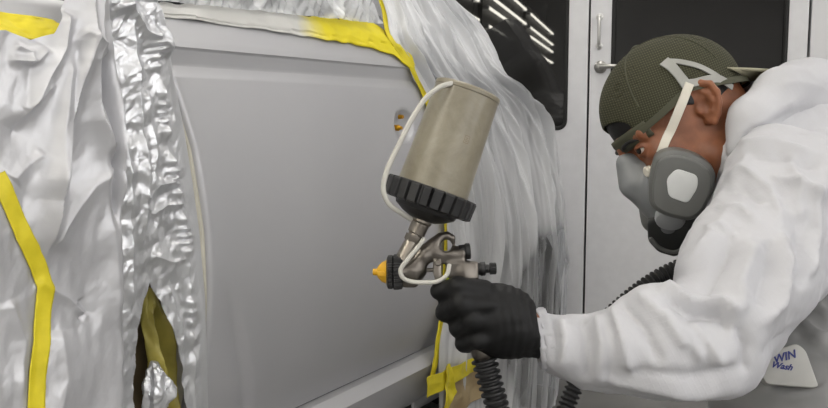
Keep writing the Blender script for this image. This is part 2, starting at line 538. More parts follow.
# pale painted edge of the opening in front of the door
zz2 = np.linspace(.30, 1.05, 60)
edge = np.array([car(door_front(z) - .0055, side_out(z) - .009, z) for z in zz2])
MB().tube(edge, .0055, 8).build('door_seal', M['jamb'], carr)
zz3 = np.linspace(.28, 1.06, 40)
jam = np.array([[car(door_front(z) - .012 - .05 * k, side_out(z) - .03 - .012 * k, z) for z in zz3] for k in np.linspace(0, 1, 5)])
MB().grid(jam).build('door_jamb', M['jamb'], carr)
# recess screw of the removed handle
MB().lathe(car(1.522, -.006, .873), N_, [(-.01, .0065), (.004, .0065), (.007, .004), (.012, .0035)], 14).lathe(car(1.536, -.004, .896), N_, [(-.006, .005), (.004, .004)], 12).build('handle_mount', M['brass'], carr)

# sill under the doors
P = np.zeros((60, 12, 3)); sp = [(-.055, .343), (-.035, .341), (-.022, .328), (-.016, .318), (-.02, .30), (-.03, .27), (-.045, .24), (-.06, .22), (-.09, .20), (-.15, .163), (-.25, .163), (-.4, .163)]
for i, s in enumerate(np.linspace(-1.6, 2.02, 60)):
    for j, (o, z) in enumerate(sp): P[i, j] = car(s, o, z)
MB().grid(P).build('sill', M['silver'], carr)
MB().box(car(.35, -.82, .26), (1.9, .66, .06), np.array([S_, N_, Z_])).build('underbody', M['under'], carr, smooth=False)

# front door and wing in front of the opening (mostly behind the foil)
zf = np.unique(np.concatenate([np.linspace(.345, 1.05, 50), PZ[2:-1]]))
P = np.array([[car(s, side_out(z) - .002, z) for z in zf] for s in np.linspace(-.30, .80, 50)])
MB().grid(P).build('front_door', M['silver'], carr, angle=50)
P = np.array([[car(s, side_out(z) - .002 - .12 * max(0, (-s - .3) / 1.3) ** 2, z - .1 * max(0, (-s - .3) / 1.3) ** 2 * (z - .3)) for z in zf] for s in np.linspace(-1.6, -.31, 40)])
MB().grid(P).build('front_wing', M['silver'], carr, angle=50)
# B pillar inner, dark behind the foil gap
MB().box(car(.865, -.10, .66), (.07, .03, .42), np.array([S_, N_, Z_]), .01).build('pillar', M['interior'], carr)

# rear quarter: from the door's rear edge round the tail, with wheel arch
WS, WZ, WR = 2.22, .285, .30
def tail(s):
    return -.02 * sstep(2.1, 2.45, s) - 1.3 * np.maximum(0, s - 2.42) ** 2 * 8
P = []
for s in np.linspace(1.66, 2.56, 80):
    row = []
    for z in np.linspace(.20, 1.0, 80):
        o = side_out(np.clip(z, .36, .96)) - .012 + tail(s) + .0
        d = sqrt((s - WS) ** 2 + (z - WZ) ** 2)
        flare = .018 * math.exp(-((d - WR - .03) / .03) ** 2)
        row.append(car(s, o + flare, z))
    P.append(row)
P = np.array(P); mb = MB()
ns_, nz2 = P.shape[:2]; vs = P.reshape(-1, 3); fs = []
S2 = np.linspace(1.66, 2.56, 80); Z2 = np.linspace(.20, 1.0, 80)
for i in range(79):
    for j in range(79):
        sc, zc = (S2[i] + S2[i + 1]) / 2, (Z2[j] + Z2[j + 1]) / 2
        top = np.interp(sc, [1.66, 1.8, 2.1, 2.34, 2.44, 2.52, 2.56], [.99, .985, .96, .86, .77, .6, .5])
        if (sc - WS) ** 2 + (zc - WZ) ** 2 < WR ** 2 or zc > top: continue
        if sc < door_rear(zc) + .004 and zc < 1: continue
        fs.append((i * nz2 + j, (i + 1) * nz2 + j, (i + 1) * nz2 + j + 1, i * nz2 + j + 1))
mb.add(vs, fs).build('rear_quarter', M['silver'], carr, solid=.004)
# arch liner and wheel
arc = [np.array([car(WS + (WR + .004) * cos(a), -.02 - .3 * k, WZ + (WR + .004) * sin(a)) for a in np.linspace(-.35, pi + .35, 40)]) for k in (0, 1)]
MB().grid(np.array(arc)).build('wheel_arch', M['under'], carr)
wc = car(WS, -.14, WZ - .005)
whl = MB().lathe(wc, N_, [(-.1, .20), (-.1, .25), (-.085, .22), (.06, .26), (.078, .25), (.085, .22), (.082, .158), (.06, .178)], 56).build('wheel', M['tyre'], carr)
mb = MB().lathe(wc, N_, [(.05, .178), (.068, .180), (.07, .170), (.045, .163), (.03, .158)], 48, cap=False)
mb.lathe(wc, N_, [(.02, .04), (.055, .04), (.06, .03)], 24)
for k in range(7):
    a = 2 * pi * k / 7; d = S_ * cos(a) + Z_ * sin(a); e = np.cross(N_, d)
    mb.box(wc + N_ * .045 + d * .115, (.085, .018, .010), np.array([d, e, N_]), .005)
mb.lathe(wc, N_, [(.0, .158), (.004, .158)], 40)
mb.build('rim', M['rim'], whl)

# greenhouse: side windows, pillars, roof
def gl_out(z): return -.035 - (z - 1.05) * .42
wz = np.linspace(1.045, 1.31, 12)
P = np.array([[car(s, gl_out(z), z) for z in wz] for s in np.linspace(-.1, .80, 20)]); MB().grid(P).build('front_window', M['tint'], carr)
P = np.array([[car(.90 + (s_ * (1.40 - .5 * (z - 1.05) - .90)), gl_out(z), z) for z in wz] for s_ in np.linspace(0, 1, 20)]); MB().grid(P).build('rear_window', M['tint'], carr)
mb = MB()
mb.tube([car(.85, gl_out(1.03), 1.03), car(.83, gl_out(1.32), 1.32)], [.04, .03], 12)
mb.build('roof_pillar', M['silver'], carr)
# rear pillar surface that slopes down to the tail
P = []
for u in np.linspace(0, 1, 30):
    row = []
    for v in np.linspace(0, 1, 24):
        z = 1.32 - v * .32
        s0 = 1.40 - .5 * (z - 1.05) if z > 1.05 else 1.5
        s1 = np.interp(z, [.96, 1.0, 1.08, 1.155, 1.25, 1.42], [2.06, 1.98, 1.80, 1.65, 1.44, 1.25])
        s1 = max(s1, s0 + .03)
        s = s0 + (s1 - s0) * u
        row.append(car(s, gl_out(max(z, 1.05)) - .02 - .08 * u ** 3, z))
    P.append(row)
MB().grid(np.array(P)).build('rear_pillar', M['silver'], carr)
P = []
for u in np.linspace(0, 1, 24):
    o = -.19 - u * 1.22
    row = []
    for (s, z) in [(-.55, 1.05), (-.1, 1.24), (.1, 1.31), (.5, 1.335), (1.0, 1.335), (1.22, 1.27), (1.42, 1.15), (1.62, 1.07), (1.78, 1.00), (2.04, .93), (2.3, .88), (2.40, .78), (2.46, .55), (2.46, .25)]:
        row.append(car(s, o * (1 - .0 * u), z - .02 + .02 * sin(pi * u)))
    P.append(row)
MB().grid(np.array(P)).build('roof', M['silver'], carr)
# far flank, nose
P = np.array([[car(s, -1.66 - side_out(z), z) for z in np.linspace(.3, 1.05, 12)] for s in np.linspace(-1.6, 2.4, 30)])
MB().grid(P).build('far_side', M['silver'], carr)
P = np.array([[car(-1.66 + .1 * abs(u - .5), -.12 - 1.42 * u, z) for z in np.linspace(.3, .9, 8)] for u in np.linspace(0, 1, 12)])
MB().grid(P).build('front_bumper', M['silver'], carr)
P = np.array([[car(s, -.1 - 1.46 * u, .93 + .12 * sstep(-1.6, -.5, s) + .02 * sin(pi * u)) for s in np.linspace(-1.66, -.5, 20)] for u in np.linspace(0, 1, 12)])
MB().grid(P).build('bonnet', M['silver'], carr)
for s_w in (-.95,):
    w2 = car(s_w, -.14, WZ - .005)
    MB().lathe(w2, N_, [(-.1, .20), (-.1, .25), (-.085, .22), (.06, .26), (.078, .25), (.085, .22), (.082, .1)], 48).build('wheel', M['tyre'], carr)
    MB().lathe(w2 - N_ * 1.38, N_, [(-.085, .1), (-.085, .22), (-.078, .25), (-.06, .26), (.085, .22), (.1, .25)], 48).build('wheel', M['tyre'], carr)
    MB().lathe(wc - N_ * 1.38, N_, [(-.085, .1), (-.085, .22), (-.078, .25), (-.06, .26), (.085, .22), (.1, .25)], 48).build('wheel', M['tyre'], carr)
# ================================================================== MASKING TAPE, FILM, FOIL
t = Mt('yellow_masking_tape')
M['tape'] = t.end(t.bsdf(t.ramp(t.noise(26, 4), [(0.3, lin((206, 190, 28))[:3]), (0.7, lin((232, 214, 48))[:3])]), 0.55, normal=t.bump(t.noise(180, 3), 0.25, 0.001)))
# the tape along the belt line, oversprayed with silver towards the front
t = Mt('oversprayed_tape'); tc = t.n('ShaderNodeTexCoord'); at_ = t.n('ShaderNodeAttribute'); at_.attribute_name = 'spray'
mx = t.n('ShaderNodeMath', operation='ADD'); ns = t.noise(9, 4); sb = t.n('ShaderNodeMath', operation='MULTIPLY_ADD'); t.l(ns, sb.inputs[0]); sb.inputs[1].default_value = .5; sb.inputs[2].default_value = -.25
t.l(at_.outputs['Fac'], mx.inputs[0]); t.l(sb.outputs[0], mx.inputs[1])
M['tape_spray'] = t.end(t.bsdf(t.ramp(mx.outputs[0], [(0.35, lin((204, 203, 199))[:3]), (0.62, lin((226, 213, 110))[:3]), (0.85, lin((228, 211, 30))[:3])]), 0.55, normal=t.bump(t.noise(120, 3), 0.3, 0.001)))

def film_mat(name, alpha, tint):
    t = Mt(name); vt_ = t.n('ShaderNodeAttribute'); vt_.attribute_name = 'veil'
    vec = t.coord((1, 1, 1))
    nz = t.noise(16, 5, vec, .6, .6)
    a = t.ramp(nz, [(0.35, (alpha - .16,) * 3), (0.7, (alpha + .16,) * 3)])
    p = t.bsdf(lin(tint), 0.20, 0.0, 0.9, normal=t.bump(t.noise(70, 4, vec, .6, .8), .35, .003))
    tr = t.n('ShaderNodeBsdfTransparent'); tr.inputs['Color'].default_value = (.93, .94, .95, 1)
    tl = t.n('ShaderNodeBsdfTranslucent'); tl.inputs['Color'].default_value = lin(tint)
    m1 = t.n('ShaderNodeMixShader'); m1.inputs[0].default_value = .06; t.l(p, m1.inputs[1]); t.l(tl.outputs[0], m1.inputs[2])
    m2 = t.n('ShaderNodeMixShader'); t.l(vt_.outputs['Fac'] if name == 'plastic_film' else a, m2.inputs[0]); t.l(tr.outputs[0], m2.inputs[1]); t.l(m1.outputs[0], m2.inputs[2])
    return t.end(m2.outputs[0])
M['film'] = film_mat('plastic_film', .74, (228, 229, 231))
M['film_clear'] = film_mat('plastic_film_clear', .56, (236, 238, 240))

# --- vertical tape line down the rear edge of the door
TL = [(1.36, 1.29), (1.449, 1.129), (1.486, 1.056), (1.556, 1.012), (1.641, .933), (1.70, .80), (1.726, .645), (1.713, .469), (1.69, .366), (1.66, .32)]
def film_o(z):
    return np.where(z > 1.05, -.03 - (z - 1.05) * .42, side_out(np.maximum(z, .46)))
def on_side(pts, off):
    out = []
    for px, py in pts:
        o_ = 0.0
        for _ in range(12):
            s_, z_ = car_at(px, py, o_); o_ = float(film_o(z_)) + off
        out.append((s_, z_))
    return out
TPX = on_side([(380, 0), (389, 34), (406, 58), (427, 100), (438, 150), (445, 225), (443, 300), (437, 348), (429, 392)], .006)
TL = [(2 * TPX[0][0] - TPX[1][0] - .02, 1.29)] + TPX
tl = bez([car(s, float(film_o(z)) + .006, z) for s, z in TL], 90)
tg = np.gradient(tl, axis=0); tg /= np.linalg.norm(tg, axis=1)[:, None]
wd = np.cross(tg, N_); wd /= np.linalg.norm(wd, axis=1)[:, None]
P = []
for k in np.linspace(-1, 1, 9):
    wv = np.array([.0115 + .004 * vnoise(np.array([[i * .12, 3.1, k]]))[0] for i in range(90)])
    bp = np.array([.003 * fbm(np.array([[i * .35, k * 1.5, 9.0]]), 2)[0] for i in range(90)])
    P.append(tl + wd * (k * wv)[:, None] + N_ * (bp + .002)[:, None])
o = MB().grid(np.array(P)).build('masking_tape', M['tape'], solid=.0015, loc=tl[45])
tag(o, 'yellow masking tape running down the rear edge of the grey door', 'tape', 'masking tape strips')

# --- belt tape (oversprayed)
nu = 140; P = np.zeros((nu, 14, 3)); spray = []
for i in range(nu):
    u = i / (nu - 1); s = .885 + u * (1.598 - .885)
    zlo = np.interp(s, [.88, 1.19, 1.45, 1.52, 1.60], [1.046, 1.043, 1.036, 1.026, .992]); zhi = zlo + np.interp(s, [.88, 1.0, 1.2, 1.45, 1.6], [.020, .036, .047, .060, .064])
    for j in range(14):
        v = j / 13; z = zlo + (zhi - zlo) * v
        o_ = float(film_o(z)) + .006 - .012 * sstep(.5, 1, v) + .0022 * fbm(np.array([[s * 34, z * 60, 2.]]), 3)[0]
        P[i, j] = car(s, o_, z + .002 * vnoise(np.array([[s * 40, v * 1.0, 5.]]))[0]); spray.append(sstep(1.16, 1.36, s) + .05)
mb = MB().grid(P); o = mb.build('masking_tape', M['tape_spray'], solid=.0015, loc=P[70, 7], recalc=False)
at_l = o.data.attributes.new('spray', 'FLOAT', 'POINT'); at_l.data.foreach_set('value', np.array(spray, np.float32))
tag(o, 'masking tape along the window line, yellow fading to silver overspray', 'tape', 'masking tape strips')

# --- clear film over the rear quarter
LB = [(TL[0][0] - .01, 1.33)] + TPX[:-1] + [(TPX[-2][0], .20), (TPX[-2][0], .03)]
RPX = on_side([(447, 0), (475, 31), (499, 78), (522, 99), (540, 119), (551, 149), (556, 190), (558, 250), (557, 320), (551, 400)], -.045)
RB = [(2 * RPX[0][0] - RPX[1][0] - .06, 1.33)] + RPX
nu, nv = 480, 220
lb = bez([(a, b, 0) for a, b in LB], nv); rb = bez([(a, b, 0) for a, b in RB], nv)
P = np.zeros((nu, nv, 3))
U = np.concatenate([np.linspace(0, 1, 430), 1 + np.linspace(0.01, .5, 50)])
uu, vv = np.meshgrid(U, np.linspace(0, 1, nv), indexing='ij')
uc = np.clip(uu, 0, 1)
s = lb[None, :, 0] + (rb[None, :, 0] - lb[None, :, 0]) * uc
z = lb[None, :, 1] + (rb[None, :, 1] - lb[None, :, 1]) * uc
# sag below the sill, smooth over the window line
o = sum(film_o(np.clip(z + dz_, .40, 2)) for dz_ in np.linspace(-.09, .09, 13)) / 13 + .012 + .03 * sin(pi * .5) * np.sin(pi * uc) * sstep(.9, .5, z)
o -= .03 * sstep(.93, 1.0, uc) ** 2 + .03 * sstep(.8, 1.0, uc)
# long pulled folds fanning out from the roof
def folds(u, v, seed, n, wob):
    R = np.random.RandomState(seed); r = 0
    for k in range(n):
        c = R.rand() * 1.0; w = .0035 + .018 * R.rand() ** 2.5; a = (R.rand() * .9 + .35) * w * (1 if R.rand() > .35 else -.8)
        sl = R.uniform(-.22, .22); v0 = R.uniform(-.1, .7); ln = R.uniform(.25, .75)
        cc = c + sl * (v - v0) + wob * np.sin(v * (4 + 6 * R.rand()) + 6 * R.rand())
        env = sstep(v0, v0 + .1, v) * sstep(v0 + ln, v0 + ln * .6, v)
        r = r + a * np.exp(-np.abs((u - cc) / w) ** 1.4) * env
    return r
disp = folds(uu, vv, 4, 240, .012) * 1.25
Q = np.stack([s * 5, o * 0, z * 5], -1)
disp += .004 * crumple(np.stack([uu * 5, vv * 4, 0 * vv], -1), 5, 8, 1.2)
disp += .006 * fbm(np.stack([uu * 7, vv * 2.2, 0 * uu + 3], -1), 3)
fade = sstep(0, .05, uc)
o = o + disp * fade
back = np.maximum(uu - 1, 0)
s = s - back * .25 + .008 * np.sin(vv * 40) * sstep(.9, 1, uc); o = o - back * 1.3
z = z + .006 * fbm(np.stack([uu * 3, vv * 26, 0 * uu + 8], -1), 2) * sstep(.8, 1.0, uc) + back * (.1 - .9 * sstep(.9, 1.1, z))
s = np.minimum(s, 2.56); z = np.maximum(z, .012)
P = O_ + S_ * s[..., None] + N_ * o[..., None] + Z_ * z[..., None]
ob = MB().grid(P).build('plastic_film', M['film'], loc=P[100, 120], angle=60, recalc=False)
ve = ob.data.attributes.new('veil', 'FLOAT', 'POINT')
vl_ = .86 - .56 * np.exp(-np.maximum(0, np.hypot((s - 2.30) / 1.0, z - .30) - .27) / .03) + .22 * fbm(np.stack([uu * 24 + vv * 3, vv * 3, 0 * uu], -1), 3)
ve.data.foreach_set('value', np.clip(vl_ - .35 * np.clip(fbm(np.stack([uu * 60 + vv * 9, vv * 2.4, 0 * uu + 5], -1), 2) - .25, 0, 1), .15, .95).astype(np.float32).ravel())
tag(ob, 'clear plastic film draped in streaky folds over the rear of the car', 'film', 'clear masking film')

# --- clear film over the rear side window
nu, nv = 420, 70
uu, vv = np.meshgrid(np.linspace(0, 1, nu), np.linspace(0, 1, nv), indexing='ij')
s = .86 + uu * (1.50 - .86) - vv * .10 * uu; z = 1.066 + .022 * uu + vv * .23
o = film_o(z) + .012 + .010 * np.sin(pi * vv)
x = uu * 16 + vv * 2.2
o = o + .0035 * (1 - np.abs(((x + .6 * fbm(np.stack([uu * 5, vv * 2, 0 * uu], -1), 2)) % 1) * 2 - 1)) ** 2
o = o + .006 * crumple(np.stack([uu * 13 + vv * 2, vv * 3, 0 * vv], -1), 8, 7, 1.0) + .0045 * fbm(np.stack([uu * 60 - vv * 22, vv * 2.5, 0 * uu], -1), 3) + folds(uu - .25 * vv, vv, 9, 90, .01) * .9
P = O_ + S_ * s[..., None] + N_ * o[..., None] + Z_ * z[..., None]
ob = MB().grid(P).build('plastic_film', M['film_clear'], loc=P[200, 30], angle=60)
tag(ob, 'clear crinkled plastic film over the dark rear side window', 'film', 'clear masking film')

# --- brown paper and tape patch at the foot of the door
def patch(px, d0, d1, name, mat, lab, cat, grp, amp=.004, n=40, loc_o=.02):
    """px: 4 corners tl,tr,br,bl measured on the body side plane, lifted by loc_o"""
    c = [np.array(car_at(*p, loc_o)) for p in px]
    P = np.zeros((n, n, 3))
    for i, u in enumerate(np.linspace(0, 1, n)):
        for j, v in enumerate(np.linspace(0, 1, n)):
            q = (c[0] * (1 - u) + c[1] * u) * (1 - v) + (c[3] * (1 - u) + c[2] * u) * v
            e = amp * crumple(np.array([[q[0] * 22, q[1] * 22, d0]]), 3, 7)[0] * 1.0
            P[i, j] = car(q[0], loc_o + d1 * v + e, q[1])
    ob = MB().grid(P).build(name, mat, loc=P[n // 2, n // 2], solid=.0012)
    return tag(ob, lab, cat, grp)
t = Mt('masking_paper'); M['paper'] = t.end(t.bsdf(t.ramp(t.noise(14, 4), [(0.3, lin((150, 128, 92))[:3]), (0.7, lin((186, 166, 128))[:3])]), 0.7, normal=t.bump(t.noise(40, 3), .3, .002)))
patch([(449, 374), (486, 354), (497, 385), (449, 420)], 1, 0, 'masking_paper', M['paper'], 'brown masking paper patch at the foot of the car behind the glove', 'paper', None, .004)
patch([(427, 378), (484, 353), (487, 364), (428, 398)], 2, 0, 'masking_tape', M['tape'], 'yellow masking tape slanting along the top of the brown paper', 'tape', 'masking tape strips', .003, loc_o=.026)
patch([(446, 366), (453, 364), (457, 392), (441, 425)], 5, 0, 'masking_tape', M['tape'], 'crumpled yellow tape strip hanging down beside the brown paper', 'tape', 'masking tape strips', .005, loc_o=.032)

# --- foil
def foil_mat(name, rough, metal, c0, c1):
    t = Mt(name)
    nz = t.noise(5, 5)
    return t.end(t.bsdf(t.ramp(nz, [(0.3, lin(c0)[:3]), (0.7, lin(c1)[:3])]), rough, metal, 0.5, normal=t.bump(t.noise(45, 5, None, .6, .4), .16, .003)))
M['foil'] = foil_mat('silvered_masking_foil', .40, .40, (190, 190, 193), (202, 202, 205))
M['foil_shiny'] = foil_mat('crumpled_shiny_foil', .30, .60, (205, 206, 209), (222, 223, 225))

def pl_dist(x, y, pts):
    """distance to a polyline and side of it"""
    best = None; sd = None; tt = None; L = 0; n = len(pts) - 1
    for k in range(n):
        a = np.array(pts[k], float); b = np.array(pts[k + 1], float); ab = b - a; L2 = ab @ ab
        t = np.clip(((x - a[0]) * ab[0] + (y - a[1]) * ab[1]) / L2, 0, 1)
        dx = x - a[0] - t * ab[0]; dy = y - a[1] - t * ab[1]; d = np.hypot(dx, dy); s_ = ab[0] * (y - a[1]) - ab[1] * (x - a[0])
        if best is None: best, sd, tt = d, s_, (k + t) / n
        else:
            m = d < best; best = np.where(m, d, best); sd = np.where(m, s_, sd); tt = np.where(m, (k + t) / n, tt)
    return best, np.sign(sd), tt
def ridge(x, y, pts, amp, wl, wr):
    """a sharp pleat: height amp on the line, falling off over wl on one side and wr on the other"""
    d, sd, tt = pl_dist(x, y, pts); w = np.where(sd > 0, wl, wr)
    return amp * np.exp(-(d / w) ** 1.15) * sstep(0, .12, tt + .03) * sstep(1.0, .8, tt - .03)

# front sheet; folds are listed on a 0-140 x 0-430 pattern of the sheet (1 unit = 1.25 mm)
nx, ny = 260, 560
V = np.linspace(-25, 600, ny); Uq = np.linspace(0, 1, nx)
lx = np.interp(V, [-25, 600], [-150, -142])
rx = np.interp(V, [-25, 0, 40, 80, 150, 200, 250, 300, 340, 440], [128, 118, 108, 116, 116, 121, 127, 133, 136, 138])
X = lx[None] + (rx - lx)[None] * Uq[:, None]; Y = np.repeat(V[None], nx, 0)
top = np.interp(X, [-150, -90, 8, 30, 48, 53, 62, 80, 100, 140], [22, 30, 30, 40, 34, 18, -5, -30, -30, -30])
Y = top + (Y + 25) * (600 - top) / 625
h = 0
for pts, amp, wl, wr in [
    ([(80, -20), (78, 40), (64, 110), (50, 180), (44, 260)], .030, 14, 10),
    ([(98, -20), (84, 60), (92, 120), (112, 165)], .022, 10, 12),
    ([(58, 10), (54, 50), (34, 90), (14, 130)], .020, 12, 9),
    ([(62, 60), (52, 130), (46, 200)], .012, 6, 8),
    ([(116, 20), (120, 80), (118, 150), (119, 220)], .020, 10, 8),
    ([(95, 100), (100, 180), (112, 260), (116, 330)], .012, 10, 16),
    ([(112, 165), (90, 185), (60, 225), (48, 250)], .010, 7, 14),
    ([(8, 60), (30, 62), (44, 48)], .010, 5, 6), ([(14, 45), (28, 52), (24, 66)], .008, 4, 4),
    ([(36, 280), (70, 300), (90, 318)], .006, 8, 5), ([(8, 300), (24, 340), (20, 400)], .007, 8, 8),
    ([(60, 330), (64, 380), (52, 430)], .006, 14, 10), ([(126, 200), (132, 300), (136, 430)], .012, 9, 5),
    ([(70, 30), (104, 58)], .008, 6, 4), ([(20, 110), (48, 84)], .006, 5, 5), ([(10, 180), (40, 150)], .006, 10, 6)]:
    h = h + ridge(X, Y, pts, amp, wl, wr)
for pts, amp, wl, wr in [([(104, 50), (106, 110), (112, 165), (115, 230)], .024, 7, 4), ([(70, 40), (62, 120), (70, 200)], .010, 7, 7), ([(30, 60), (24, 100), (12, 150)], .008, 8, 8), ([(80, 300), (88, 312), (78, 320)], .006, 5, 4)]:
    h = h - ridge(X, Y, pts, amp, wl, wr)
cr = crumple(np.stack([X / 26 + Y / 120, Y / 60, 0 * X], -1), 21, 9, .7)
h = h + .0004 * crumple(np.stack([X / 9 + Y / 40, Y / 16, 0 * X], -1), 78, 8, 1.0) + .0014 * cr * (1 - .5 * sstep(150, 300, Y)) + .004 * fbm(np.stack([X / 30, Y / 60, 0 * X], -1), 3)
roll = .06 * sstep(118, 140, X - np.interp(Y, [0, 100, 440], [-14, -8, 0])) ** 1.5
base_o = .055 + .03 * sstep(380, 0, Y) * 0
Ssp = np.zeros_like(X); Zsp = np.zeros_like(X)
d = CX[None, None] * ((X - 414) / FOC)[..., None] + CU * ((204 - Y) / FOC)[..., None] + CF
tt = (-.95 + base_o - CAM @ N_) / (d @ N_); Pm = CAM + d * tt[..., None]
P = Pm + N_ * (h - roll)[..., None]
ob = MB().grid(P).build('masking_foil', M['foil'], loc=P[90, 200], angle=50)
tag(ob, 'large silver masking foil hanging in long pleats over the front door', 'foil', 'silver masking foil')
FOILP = (X, Y, P)
# yellow tape on the front sheet
def on_foil(x, y):
    i = np.argmin((X - x) ** 2 + (Y - y) ** 2); return P.reshape(-1, 3)[i]
tp = bez([(-8, 168), (8, 205), (22, 238), (36, 265), (43, 285), (43, 310), (40, 345), (35, 380), (32, 430), (30, 500)], 110)
wdp = np.gradient(tp, axis=0); wdp = np.stack([-wdp[:, 1], wdp[:, 0]], 1); wdp /= np.linalg.norm(wdp, axis=1)[:, None]
G = np.zeros((110, 9, 3))
for i in range(110):
    for j, k in enumerate(np.linspace(-1, 1, 9)):
        q = tp[i] + wdp[i] * k * 8.2; G[i, j] = on_foil(*q)
G = (G + np.roll(G, 1, 0) + np.roll(G, -1, 0)) / 3 * 1.0
G = G[2:-2] + N_ * .0035
ob = MB().grid(G).build('masking_tape', M['tape'], loc=G[50, 4], solid=.001, angle=60)
tag(ob, 'bent yellow masking tape strip stuck down the large silver foil', 'tape', 'masking tape strips')

# rear strip of foil covering the pillar up to the door edge
nx, ny = 200, 760
V = np.linspace(-25, 570, ny); Uq = np.linspace(0, 1, nx)
rx = np.interp(V, [-25, 0, 30, 60, 75, 130, 180, 230, 300, 440], [150, 158, 170, 174, 176, 187, 195, 202, 208, 212])
lx = np.interp(V, [-25, 40, 440], [84, 96, 116])
X = lx[None] + (rx - lx)[None] * Uq[:, None]; Y = np.repeat(V[None], nx, 0)
h = 0
# puckered seam
seam = [(146, -10), (150, 40), (160, 90), (166, 150), (178, 200), (186, 250), (190, 320), (196, 430)]
dd, sd, tts = pl_dist(X, Y, seam)
h = h + .008 * np.exp(-(dd / 5) ** 1.3) * (1 + .45 * np.sin(tts * 190 + 4 * np.sin(tts * 37)) + .4 * np.sin(tts * 71)) * .8
for pts, amp, wl, wr in [([(128, 20), (132, 90), (138, 170), (140, 250)], .020, 9, 6), ([(140, 200), (152, 185), (178, 180)], .010, 6, 4), ([(150, 215), (165, 205), (184, 203)], .009, 5, 5),
                         ([(120, 130), (126, 230), (130, 330)], .012, 7, 7), ([(142, 90), (150, 150), (146, 190)], .012, 6, 6), ([(150, 255), (170, 262), (186, 258)], .006, 5, 5),
                         ([(168, 285), (178, 330), (180, 420)], .008, 8, 5), ([(120, 0), (140, 30), (165, 52)], .022, 8, 9), ([(150, -10), (158, 30), (170, 60)], .015, 5, 6)]:
    h = h + ridge(X, Y, pts, amp, wl, wr)
cr = crumple(np.stack([X / 16, Y / 26, 0 * X], -1), 33, 9, .8)
top_k = 1 + 1.5 * sstep(110, 10, Y) + .8 * np.exp(-((Y - 195) / 30) ** 2)
h = h + .0009 * crumple(np.stack([X / 6, Y / 9, 0 * X], -1), 77, 8, 1.0) + .0020 * cr * top_k + .003 * fbm(np.stack([X / 12, Y / 30, 0 * X], -1), 3)
edge_k = sstep(1.0, .86, Uq)[:, None]
h = h * edge_k - .006 * (1 - edge_k)
d = CX[None, None] * ((X - 414) / FOC)[..., None] + CU * ((204 - Y) / FOC)[..., None] + CF
bo = .006
tt = (-.95 + bo - CAM @ N_) / (d @ N_); P2 = CAM + d * tt[..., None] + N_ * h[..., None]
# torn gap: a triangle low on the strip
gl = np.interp(Y, [282, 300, 340, 440], [150, 144, 136, 134]); gr = np.interp(Y, [282, 300, 330, 370, 440], [150, 160, 170, 181, 192])
hole = (X > gl) & (X < gr) & (Y > 282)
mb = MB(); fs = []
for i in range(nx - 1):
    for j in range(ny - 1):
        if hole[i, j] and hole[i + 1, j] and hole[i + 1, j + 1] and hole[i, j + 1]: continue
        fs.append((i * ny + j, (i + 1) * ny + j, (i + 1) * ny + j + 1, i * ny + j + 1))
ob = mb.add(P2.reshape(-1, 3), fs).build('masking_foil', M['foil_shiny'], loc=P2[100, 300], angle=50)
tag(ob, 'narrow crinkled silver foil strip with torn gap beside the grey door', 'foil', 'silver masking foil')

# inside the gap: yellowed film and a ball of foil
n = 60; G = np.zeros((24, n, 3))
for i in range(24):
    for j in range(n):
        v = j / (n - 1); u = i / 23; y = 288 + v * 150
        x0 = np.interp(y, [282, 310, 345, 380, 440], [146, 143, 146, 150, 158]); x1 = np.interp(y, [282, 310, 345, 380, 440], [154, 160, 170, 176, 180])
        p = car_at(x0 + (x1 - x0) * u, y, -.035); G[i, j] = car(p[0], -.035 + .014 * crumple(np.array([[u * 2.5, v * 3., 1]]), 14, 6)[0], p[1])
M['old_film'] = plain('yellowed_film', (176, 164, 84), 0.4, var=.3, nscale=18)
ob = MB().grid(G).build('tape_flap', M['old_film'], loc=G[12, 30], solid=.001)
tag(ob, 'yellowed loose tape flap inside the torn foil gap', 'tape')
b0 = car(*[car_at(163, 392, .01)[0], .01, car_at(163, 392, .01)[1]])
th, ph = np.meshgrid(np.linspace(0, pi, 90), np.linspace(0, 2 * pi, 160), indexing='ij')
D = np.stack([np.sin(th) * np.cos(ph), np.sin(th) * np.sin(ph), np.cos(th)], -1)
D2_ = D[..., [1, 2, 0]]; rr = 1 + .26 * crumple(D * 1.3, 16, 12, 1.1, 1.3, .86)
G = b0 + D2_ * rr[..., None] * np.array([.024, .02, .036]) - N_ * .012
ob = MB().grid(G).build('foil_ball', M['foil_shiny'], loc=b0, angle=30)
tag(ob, 'crumpled wad of silver foil stuffed low in the torn gap', 'foil')
# yellow tape and paper edges at the top of the front sheet
G = np.zeros((50, 16, 3))
for i in range(50):
    for j in range(16):
        u, v = i / 49, j / 15; x = -70 + u * 122; y = np.interp(x, [-30, 8, 30, 52], [8, 13, 17, 20]) + v * np.interp(x, [-30, 30, 52], [26, 26, 14])
        p = car_at(x, y, .012); G[i, j] = car(p[0], .012 + .006 * crumple(np.array([[u * 6, v * 2., 1]]), 19, 7)[0] + .03 * v, p[1])
ob = MB().grid(G).build('masking_tape', M['tape'], loc=G[25, 8], solid=.001)
tag(ob, 'short yellow masking tape above the top edge of the large foil', 'tape', 'masking tape strips')
